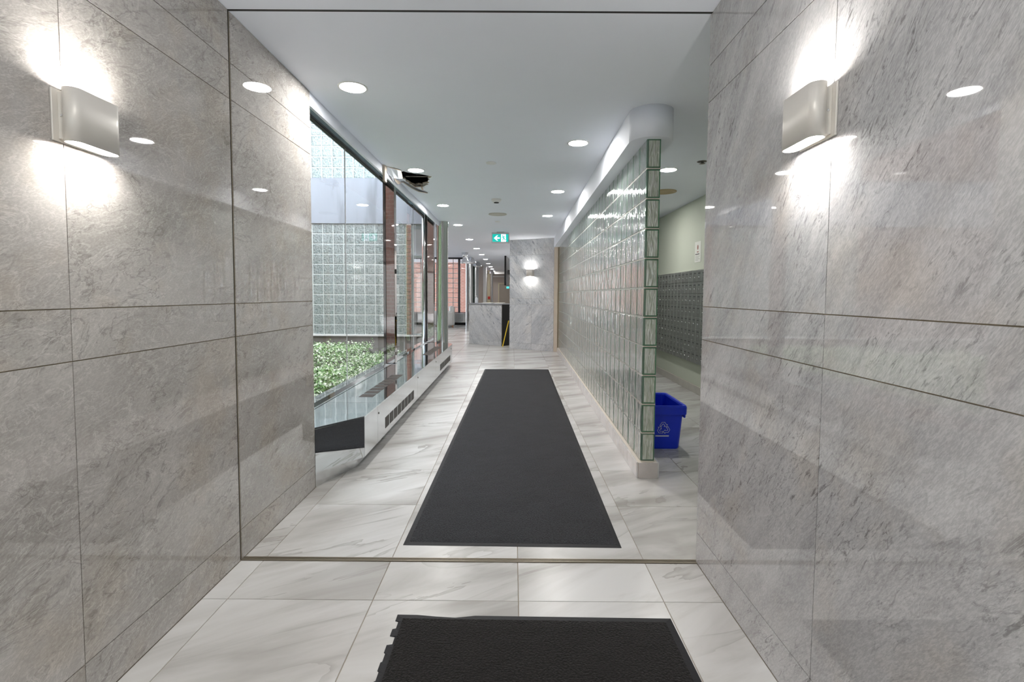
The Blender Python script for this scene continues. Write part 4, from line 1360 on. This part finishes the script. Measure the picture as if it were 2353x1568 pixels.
# remaining courtyard walls
bm = bmesh.new(); box(bm, -7.6, XG - 0.06, 2.75, 2.9, 0, 9)
struct(mesh_obj('wall_courtyard_south', bm, M['brick_dark']), 'brown brick courtyard wall mirrored in the mullions')
bm = bmesh.new(); box(bm, -7.6, -7.5, 2.75, 9.9, 0, 9)
struct(mesh_obj('wall_courtyard_west', bm, M['brick_side']), 'brick wall on the far side of the courtyard')
bm = bmesh.new(); box(bm, XG - 0.10, XG - 0.02, 2.9, 9.9, 2.97, 3.6)
struct(mesh_obj('wall_courtyard_east', bm, M['spandrel']), 'rendered wall above the courtyard window')
bm = bmesh.new(); box(bm, XG - 0.10, XG - 0.04, 2.9, 9.9, 0.0, 0.375)
struct(mesh_obj('wall_sill', bm, M['concrete']), 'low wall below the courtyard window')
bm = bmesh.new(); box(bm, XG - 0.10, XL - 0.30, 2.75, YE - 0.26, 0.0, 3.0); box(bm, XL - 0.30, XL - 0.012, YE - 0.02, YE, 0, 3.0)
struct(mesh_obj('wall_left_end', bm, M['stone_left']), 'stone return at the end of the left wall')

# ivy: a dense low bed of variegated leaves over mounds
def mound(x, y):
    return 0.265 + 0.07 * math.sin(1.9 * x + 0.6) * math.cos(1.4 * y) + 0.05 * math.sin(3.3 * y + x * 2.1) + 0.025 * (-1.7 - x)
verts, faces = [], []
rng = random.Random(3)
def leaf(p, n, s):
    n = n.normalized()
    a = n.orthogonal().normalized()
    a.rotate(Matrix.Rotation(rng.uniform(0, 2 * PI), 3, n))
    b_ = n.cross(a)
    k = len(verts)
    f_ = 0.25 * s
    for u, v, w in ((-0.5, 0, 0), (-0.1, 0.42, f_), (0.28, 0.30, f_ * 0.8), (0.62, 0, -f_ * 0.3), (0.28, -0.30, f_ * 0.8), (-0.1, -0.42, f_)):
        verts.append(tuple(p + a * (u * s) + b_ * (v * s) + n * w))
    faces.append((k, k + 1, k + 2, k + 3)); faces.append((k, k + 3, k + 4, k + 5))
for _ in range(36000):
    y = rng.uniform(3.3, 9.3)
    x = XG - 0.15 - 3.3 * rng.random() ** 1.5
    h = mound(x, y)
    if y > 7.2 and x > -2.6:
        h *= max(0.3, 1 - (y - 7.2) * 0.3)
    if x > -1.95:
        h *= 0.85
    z = h + rng.gauss(0, 0.035) - (abs(rng.gauss(0, 0.10)) if x > -1.9 else abs(rng.gauss(0, 0.03)))
    if rng.random() < 0.02:
        z += rng.uniform(0.03, 0.12)
    n = Vector((rng.gauss(0.25, 0.55), rng.gauss(-0.25, 0.55), 1.0))
    leaf(Vector((x, y, max(0.05, z))), n, rng.uniform(0.022, 0.042))
me = bpy.data.meshes.new('ivy_bed'); me.from_pydata(verts, [], faces); me.materials.append(M['ivy'])
o = bpy.data.objects.new('ivy_bed', me); COL.objects.link(o)
tag(o, 'dense variegated green and cream ivy growing in the courtyard bed', 'ivy', kind='stuff')
# dark earth mound under the leaves
bm = bmesh.new()
nx, ny = 14, 24
g = {}
for i in range(nx + 1):
    for j in range(ny + 1):
        x = XG - 0.13 - 3.4 * i / nx; y = 3.1 + 6.2 * j / ny
        h = mound(x, y) - 0.12
        if y > 7.2 and x > -2.6: h *= max(0.2, 1 - (y - 7.2) * 0.35)
        g[i, j] = bm.verts.new((x, y, max(0.03, h) if 0 < i else 0.03))
for i in range(nx):
    for j in range(ny):
        bm.faces.new((g[i, j], g[i, j + 1], g[i + 1, j + 1], g[i + 1, j]))
struct(mesh_obj('floor', bm, M['soil'], smooth=True), 'earth mound under the courtyard ivy')

# ------------------------------------------------------------------ far stone wall, slanting
P, Q = Vector((-0.075, 11.75, 0)), Vector((0.985, 11.10, 0))
dv = (Q - P).normalized()
ang = math.atan2(dv.y, dv.x)
LW = (Q - P).length
base = empty('wall_reception', P, ang)
bm = bmesh.new(); box(bm, 0.0, LW + 0.12, 0.008, 0.16, 0, ZC)
fwall = struct(mesh_obj('wall_reception', bm, M['joint']), 'white veined stone wall slanting across the end of the corridor')
bpy.data.objects.remove(base)
fwall.location = P; fwall.rotation_euler = (0, 0, ang)
for (za, zb) in zip([0, 0.147, 1.055, 1.19, 2.20], [0.147, 1.055, 1.19, 2.20, ZC]):
    for xa, xb in ((0.0, 0.60), (0.60, LW - 0.075)):
        bm = bmesh.new()
        w, h = (xb - xa) / 2 - 0.0012, (zb - za) / 2 - 0.0012
        box(bm, -w, w, -0.006, 0.008, -h, h)
        mesh_obj('stone_panel', bm, M['stone_white' if za > 1.0 else 'stone_white_low'], fwall, loc=((xa + xb) / 2, 0, (za + zb) / 2))
bm = bmesh.new(); box(bm, LW - 0.072, LW + 0.02, -0.008, 0.01, 0, ZC); mesh_obj('edge_strip', bm, M['beige_edge'], fwall)
# the wall's hidden return behind it
bm = bmesh.new(); box(bm, 0.50, 0.60, 11.92, 16.5, 0, ZC)
struct(mesh_obj('wall_office', bm, M['paint_white']), 'side wall behind the reception stone wall')
mid = P + dv * 0.57
nrm = Vector((dv.y, -dv.x, 0))
s_ = sconce('wall_lamp', 0, 1, -0.085, 0.085, 0, 0.146, 'satin metal wall lamp on the far white stone wall', loc=(mid + nrm * 0.0075 + Vector((0, 0, 1.705))), rz=math.atan2(nrm.y, nrm.x))

# ------------------------------------------------------------------ reception desk
DP, DQ = Vector((-1.13, 12.83, 0)), Vector((-0.285, 12.24, 0))
dd_ = (DQ - DP).normalized(); DL = (DQ - DP).length
desk = empty('reception_desk', DP, math.atan2(dd_.y, dd_.x))
tag(desk, 'white veined stone reception desk at the far end of the corridor', 'desk')
bm = bmesh.new(); chamfer_box(bm, 0, DL, 0, 0.03, 0.12, 1.03, 0.002); mesh_obj('front_panel', bm, M['stone_white'], desk)
bm = bmesh.new(); chamfer_box(bm, 0, DL, 0, 0.03, 0.0, 0.118, 0.002); mesh_obj('base_panel', bm, M['stone_white'], desk)
bm = bmesh.new(); box(bm, 0.0, 0.03, 0.03, 0.8, 0, 1.03); mesh_obj('side_panel', bm, M['stone_white'], desk)
bm = bmesh.new(); box(bm, DL - 0.03, DL, 0.03, 0.42, 0, 1.03); mesh_obj('end_panel', bm, M['black'], desk)
bm = bmesh.new(); chamfer_box(bm, -0.02, DL + 0.02, -0.02, 0.42, 1.03, 1.055, 0.003); mesh_obj('counter_top', bm, simple('grey_counter', (0.32, 0.33, 0.36), 0.2), desk)
bm = bmesh.new(); box(bm, 0.03, DL - 0.03, 0.42, 0.8, 0.70, 0.74); mesh_obj('work_surface', bm, simple('pale_worktop', (0.62, 0.60, 0.58), 0.3), desk)
bm = bmesh.new(); box(bm, 0.03, DL - 0.03, 0.7, 0.8, 0.0, 0.70); mesh_obj('modesty_panel', bm, M['black'], desk)
def on_desk(u, v, z):
    return DP + dd_ * u + Vector((-dd_.y, dd_.x, 0)) * v + Vector((0, 0, z))
bt = empty('sanitizer_bottle', on_desk(0.13, 0.14, 1.0545))
tag(bt, 'clear pump bottle of hand sanitizer on the reception desk', 'bottle')
bm = bmesh.new(); lathe(bm, [(0, 0), (0.038, 0), (0.04, 0.01), (0.04, 0.11), (0.034, 0.13), (0.014, 0.14), (0.014, 0.155), (0, 0.155)], 20); mesh_obj('bottle_body', bm, M['clear_plastic'], bt)
bm = bmesh.new(); lathe(bm, [(0.005, 0.155), (0.005, 0.185), (0.012, 0.187), (0.012, 0.197), (0, 0.197)], 12); box(bm, -0.045, 0.0, -0.005, 0.005, 0.188, 0.196); mesh_obj('pump', bm, M['paint_white'], bt)
for k, (u, v, w, d_, z) in enumerate([(0.52, 0.14, 0.26, 0.18, 1.0551), (0.86, 0.16, 0.22, 0.24, 1.0551)]):
    bm = bmesh.new()
    for q_ in range(5):
        box(bm, -w / 2 + q_ * 0.004, w / 2 + q_ * 0.003, -d_ / 2, d_ / 2 - q_ * 0.004, q_ * 0.004, q_ * 0.004 + 0.0035)
    o = mesh_obj('paper_stack', bm, M['paper'], loc=on_desk(u, v, z)); o.rotation_euler = (0, 0, -0.5 + 0.3 * k)
    tag(o, ['flat stack of papers lying on the middle of the desk counter', 'stack of papers at the right end of the desk counter'][k], 'papers')
# wooden office chair and monitor in the gap
ch = empty('office_chair', (-0.12, 14.3, 0)); tag(ch, 'orange-brown wooden chair behind the reception desk', 'chair')
bm = bmesh.new(); chamfer_box(bm, -0.25, 0.25, -0.24, 0.24, 0.43, 0.48, 0.015); mesh_obj('seat', bm, M['wood'], ch)
bm = bmesh.new(); chamfer_box(bm, -0.25, 0.25, 0.22, 0.26, 0.60, 0.98, 0.015); mesh_obj('backrest', bm, M['wood'], ch)
for sx in (-1, 1):
    for sy in (-1, 1):
        bm = bmesh.new(); box(bm, sx * 0.22 - 0.018, sx * 0.22 + 0.018, sy * 0.22 - 0.018, sy * 0.22 + 0.018, 0, 0.44 if sy < 0 else 0.70); mesh_obj('leg', bm, M['wood'], ch)
ph = empty('desk_phone', on_desk(DL - 0.16, 0.60, 0.7405), math.atan2(dd_.y, dd_.x)); tag(ph, 'black desk phone on the work surface behind the reception counter', 'phone')
bm = bmesh.new(); chamfer_box(bm, -0.1, 0.1, -0.09, 0.09, 0.0, 0.05, 0.008); mesh_obj('phone_base', bm, M['black'], ph)
bm = bmesh.new(); chamfer_box(bm, -0.1, -0.04, -0.1, 0.1, 0.05, 0.085, 0.012); mesh_obj('handset', bm, M['black'], ph)
bm = bmesh.new(); box(bm, -0.02, 0.085, -0.075, 0.075, 0.05, 0.053); mesh_obj('keypad', bm, M['paper'], ph)

# yellow caution board leaning in the gap
ca = empty('caution_board', (-0.15, 12.17, 0)); tag(ca, 'yellow folding caution floor board leaning beside the reception desk', 'caution board')
def slat(p, q, w, t, nm):
    p, q = Vector(p), Vector(q); d_ = (q - p); u_ = Vector((1, 0, 0)); v_ = d_.cross(u_).normalized()
    bm = bmesh.new()
    A = [p + u_ * a * w / 2 + v_ * b_ * t / 2 for a, b_ in ((-1, -1), (1, -1), (1, 1), (-1, 1))]
    B = [x + d_ for x in A]
    va = [bm.verts.new(x) for x in A]; vb = [bm.verts.new(x) for x in B]
    for k in range(4):
        bm.faces.new((va[k], va[(k + 1) % 4], vb[(k + 1) % 4], vb[k]))
    bm.faces.new(va); bm.faces.new(vb); fix(bm)
    return mesh_obj(nm, bm, M['yellow'], ca)
slat((-0.095, -0.05, 0), (0.05, 0.0, 0.64), 0.026, 0.022, 'rail')
slat((0.30, -0.05, 0), (0.22, 0.0, 0.64), 0.026, 0.022, 'rail')
slat((0.165, -0.03, 0.25), (0.155, 0.0, 0.60), 0.11, 0.01, 'face_panel')
slat((0.17, 0.14, 0), (0.16, 0.01, 0.64), 0.12, 0.014, 'rear_panel')

# television on the side wall, seen edge on
tv = empty('television', (-0.055, 13.4, 1.46)); tag(tv, 'black wall television seen edge-on behind the far stone wall', 'television')
bm = bmesh.new()
prism(bm, [(-0.17, -0.55), (-0.12, -0.55), (-0.06, 0.55), (-0.11, 0.55)], 0.06, 0.82); fix(bm)
sc_ = mesh_obj('screen_body', bm, M['black'], tv)
bm = bmesh.new(); box(bm, -0.08, 0.554, -0.06, 0.06, 0.36, 0.48); mesh_obj('wall_bracket', bm, M['black'], tv)

# ------------------------------------------------------------------ far lobby
# lobby glazing in front of a sunlit brick wall
YW = 21.0
bm = bmesh.new()
for x in (-4.6, -3.4, -2.32, -1.96):
    box(bm, x, x + 0.09, YW, YW + 0.08, 0.5, 2.80)
box(bm, -7.5, -1.86, YW, YW + 0.08, 2.76, 2.83)
box(bm, -7.5, -1.86, YW, YW + 0.08, 0.47, 0.52)
w3 = struct(mesh_obj('window_3', bm, simple('dark_frame', (0.10, 0.10, 0.11), 0.4)), 'gridded lobby window in front of the brick wall')
bm = bmesh.new()
for k in range(1, 11):
    box(bm, -4.5, -2.32, YW + 0.02, YW + 0.05, 0.52 + k * 0.205 - 0.012, 0.52 + k * 0.205 + 0.012)
for x in (-3.9, -3.05, -2.53):
    box(bm, x - 0.014, x + 0.014, YW + 0.02, YW + 0.05, 0.52, 2.76)
mesh_obj('glazing_bars', bm, simple('pale_bars', (0.80, 0.80, 0.78), 0.5), w3)
bm = bmesh.new(); box(bm, -7.5, -1.95, YW + 0.03, YW + 0.036, 0.52, 2.76); mesh_obj('glass_pane', bm, M['glass'], w3)
bm = bmesh.new(); box(bm, -7.6, -1.9, YW + 3.5, YW + 3.65, -0.1, 3.6)
struct(mesh_obj('wall_brick', bm, M['brick_far']), 'orange-red brick wall outside the far lobby window')
bm = bmesh.new(); box(bm, -7.6, -1.9, YW + 0.1, YW + 3.5, -0.1, -0.01)
struct(mesh_obj('floor', bm, M['concrete']), 'ground outside the far lobby window')
# low steel bench cabinet under it
cb2 = empty('convector_cabinet', (-2.3, 20.7, 0)); tag(cb2, 'low steel convector cabinet below the far lobby window', 'convector')
bm = bmesh.new(); chamfer_box(bm, -3.0, 0.42, -0.12, 0.28, 0.10, 0.50, 0.01); mesh_obj('casing', bm, M['steel_brushed'], cb2)
bm = bmesh.new(); box(bm, -3.0, 0.40, -0.05, 0.28, 0.0, 0.10); mesh_obj('toe_kick', bm, M['black'], cb2)
bm = bmesh.new(); lathe(bm, [(0, 0), (0.02, 0), (0.02, 0.01), (0, 0.01)], 10)
for v in bm.verts: v.co = Vector((0.12 + v.co.x, -0.122 - v.co.z, 0.30 + v.co.y))
fix(bm); mesh_obj('lock', bm, M['chrome'], cb2)
# armchair
ac = empty('armchair', (-2.66, 19.2, 0), math.radians(12)); tag(ac, 'pale grey upholstered armchair in the far lobby', 'armchair')
bm = bmesh.new(); chamfer_box(bm, -0.30, 0.26, -0.32, 0.32, 0.10, 0.44, 0.05, 3); mesh_obj('seat', bm, M['leather'], ac, True)
for s in (-1, 1):
    bm = bmesh.new(); chamfer_box(bm, -0.36, 0.30, s * 0.37 - 0.07, s * 0.37 + 0.07, 0.08, 0.62, 0.05, 3); mesh_obj('armrest', bm, M['leather'], ac, True)
bm = bmesh.new(); chamfer_box(bm, 0.20, 0.38, -0.36, 0.36, 0.08, 0.82, 0.06, 3); mesh_obj('backrest', bm, M['leather'], ac, True)
for sx in (-0.28, 0.30):
    for sy in (-0.36, 0.36):
        bm = bmesh.new(); lathe(bm, [(0, 0), (0.02, 0), (0.026, 0.09), (0, 0.09)], 10, sx, sy); mesh_obj('foot', bm, M['wood'], ac)
# polished columns with flared capitals
def far_col(x, y, r, label, ztop=2.56):
    o = empty('steel_column', (x, y, 0)); tag(o, label, 'column', 'polished lobby columns')
    bm = bmesh.new(); lathe(bm, [(r, 0), (r, ztop - 0.22)], 28); mesh_obj('shaft', bm, M['steel'], o)
    bm = bmesh.new(); lathe(bm, [(r, ztop - 0.22), (r * 1.9, ztop - 0.2), (r * 1.9, ztop - 0.17), (r * 1.15, ztop)], 28); mesh_obj('capital', bm, M['steel'], o)
far_col(-1.53, 17.4, 0.125, 'polished lobby column with a flared top, nearest the desk')
far_col(-1.48, 19.6, 0.13, 'polished lobby column with a flared top, behind the nearest one')
# hourglass shaped ceiling light canopy
hg = empty('hourglass_lamp', (-1.48, 15.3, 2.556)); tag(hg, 'hourglass-shaped polished steel ceiling lamp in the lobby', 'ceiling lamp')
bm = bmesh.new(); lathe(bm, [(0, 0), (0.11, 0), (0.06, -0.12), (0.065, -0.16), (0.125, -0.29), (0.135, -0.33), (0.12, -0.335), (0, -0.335)], 28); mesh_obj('lamp_body', bm, M['steel'], hg)
# dark tinted glass between the columns
bm = bmesh.new(); box(bm, -1.74, -1.70, 18.6, 21.0, 0.5, 2.5); box(bm, -1.87, -1.70, 20.9, 21.0, 0, 2.83)
struct(mesh_obj('window_4', bm, simple('dark_reflective_glass', (0.10, 0.13, 0.12), 0.05, metal=0.6)), 'dark reflective lobby glass between the polished columns')
# white pier and more columns down the passage
bm = bmesh.new(); chamfer_box(bm, -1.36, -1.22, 22.6, 22.9, 0, ZC, 0.006)
tag(mesh_obj('white_pier', bm, M['paint_white']), 'narrow white pier beyond the polished columns', 'pier')
bm = bmesh.new(); box(bm, -1.9, -1.36, 22.7, 22.8, 0, ZC)
struct(mesh_obj('wall_passage_left', bm, M['taupe']), 'taupe wall beside the white pier')
bm = bmesh.new(); box(bm, -2.0, -1.9, 21.0, 30.0, 0, ZC)
struct(mesh_obj('wall_passage', bm, M['taupe']), 'taupe side wall of the far passage')
far_col(-1.44, 26.2, 0.07, 'slim polished column left of the cream pilaster far away')
far_col(-1.12, 26.2, 0.07, 'slim polished column right of the cream pilaster far away')
pl = empty('cream_pilaster', (-1.28, 26.6, 0)); tag(pl, 'cream pilaster with a red fire alarm box at the far end', 'pilaster')
bm = bmesh.new(); box(bm, -0.09, 0.09, 0, 0.1, 0, ZC); mesh_obj('shaft', bm, M['cream'], pl)
bm = bmesh.new(); chamfer_box(bm, -0.06, 0.06, -0.05, 0.0, 1.03, 1.17, 0.006); mesh_obj('alarm_box', bm, M['red'], pl)
# end wall with door, cove and small sign
YZ = 29.0
bm = bmesh.new(); box(bm, -2.0, 3.0, YZ, YZ + 0.1, 0, ZC)
struct(mesh_obj('wall_far', bm, M['taupe']), 'taupe wall at the end of the passage')
bm = bmesh.new(); box(bm, -2.0, 3.0, YZ - 0.10, YZ, 2.30, 2.36)
struct(mesh_obj('trim_6', bm, M['paint_white']), 'white picture rail on the end wall')
bm = bmesh.new(); box(bm, -2.0, 3.0, 27.6, 27.75, 2.42, ZC)
struct(mesh_obj('trim_7', bm, M['paint_white']), 'white ceiling cove before the end wall')
bm = bmesh.new(); box(bm, -0.86, -0.80, YZ - 0.03, YZ, 0, 1.95); box(bm, -0.80, 0.3, YZ - 0.03, YZ, 1.89, 1.95)
dr = struct(mesh_obj('door_2', bm, M['cream']), 'dark taupe door in the end wall')
bm = bmesh.new(); box(bm, -0.80, 0.25, YZ - 0.02, YZ - 0.001, 0, 1.89); mesh_obj('door_leaf', bm, M['taupe_dark'], dr)
o = empty('exit_sign', (-0.30, YZ - 0.03, 1.62)); tag(o, 'tiny teal exit sign on the door at the far end', 'exit sign')
bm = bmesh.new(); chamfer_box(bm, -0.09, 0.09, -0.03, 0.0, 0, 0.14, 0.004); mesh_obj('sign_box', bm, M['sign_box'], o)
bm = bmesh.new(); box(bm, -0.08, 0.08, -0.032, -0.029, 0.01, 0.13); mesh_obj('sign_face', bm, M['teal_sign'], o)
# enclosing walls of the lobby
bm = bmesh.new(); box(bm, -7.6, -7.5, 9.9, 21.1, 0, 3.05); box(bm, XM, XM + 0.1, 11.3, 30, 0, ZC)
struct(mesh_obj('wall_lobby', bm, M['paint_white']), 'outer walls of the lobby')
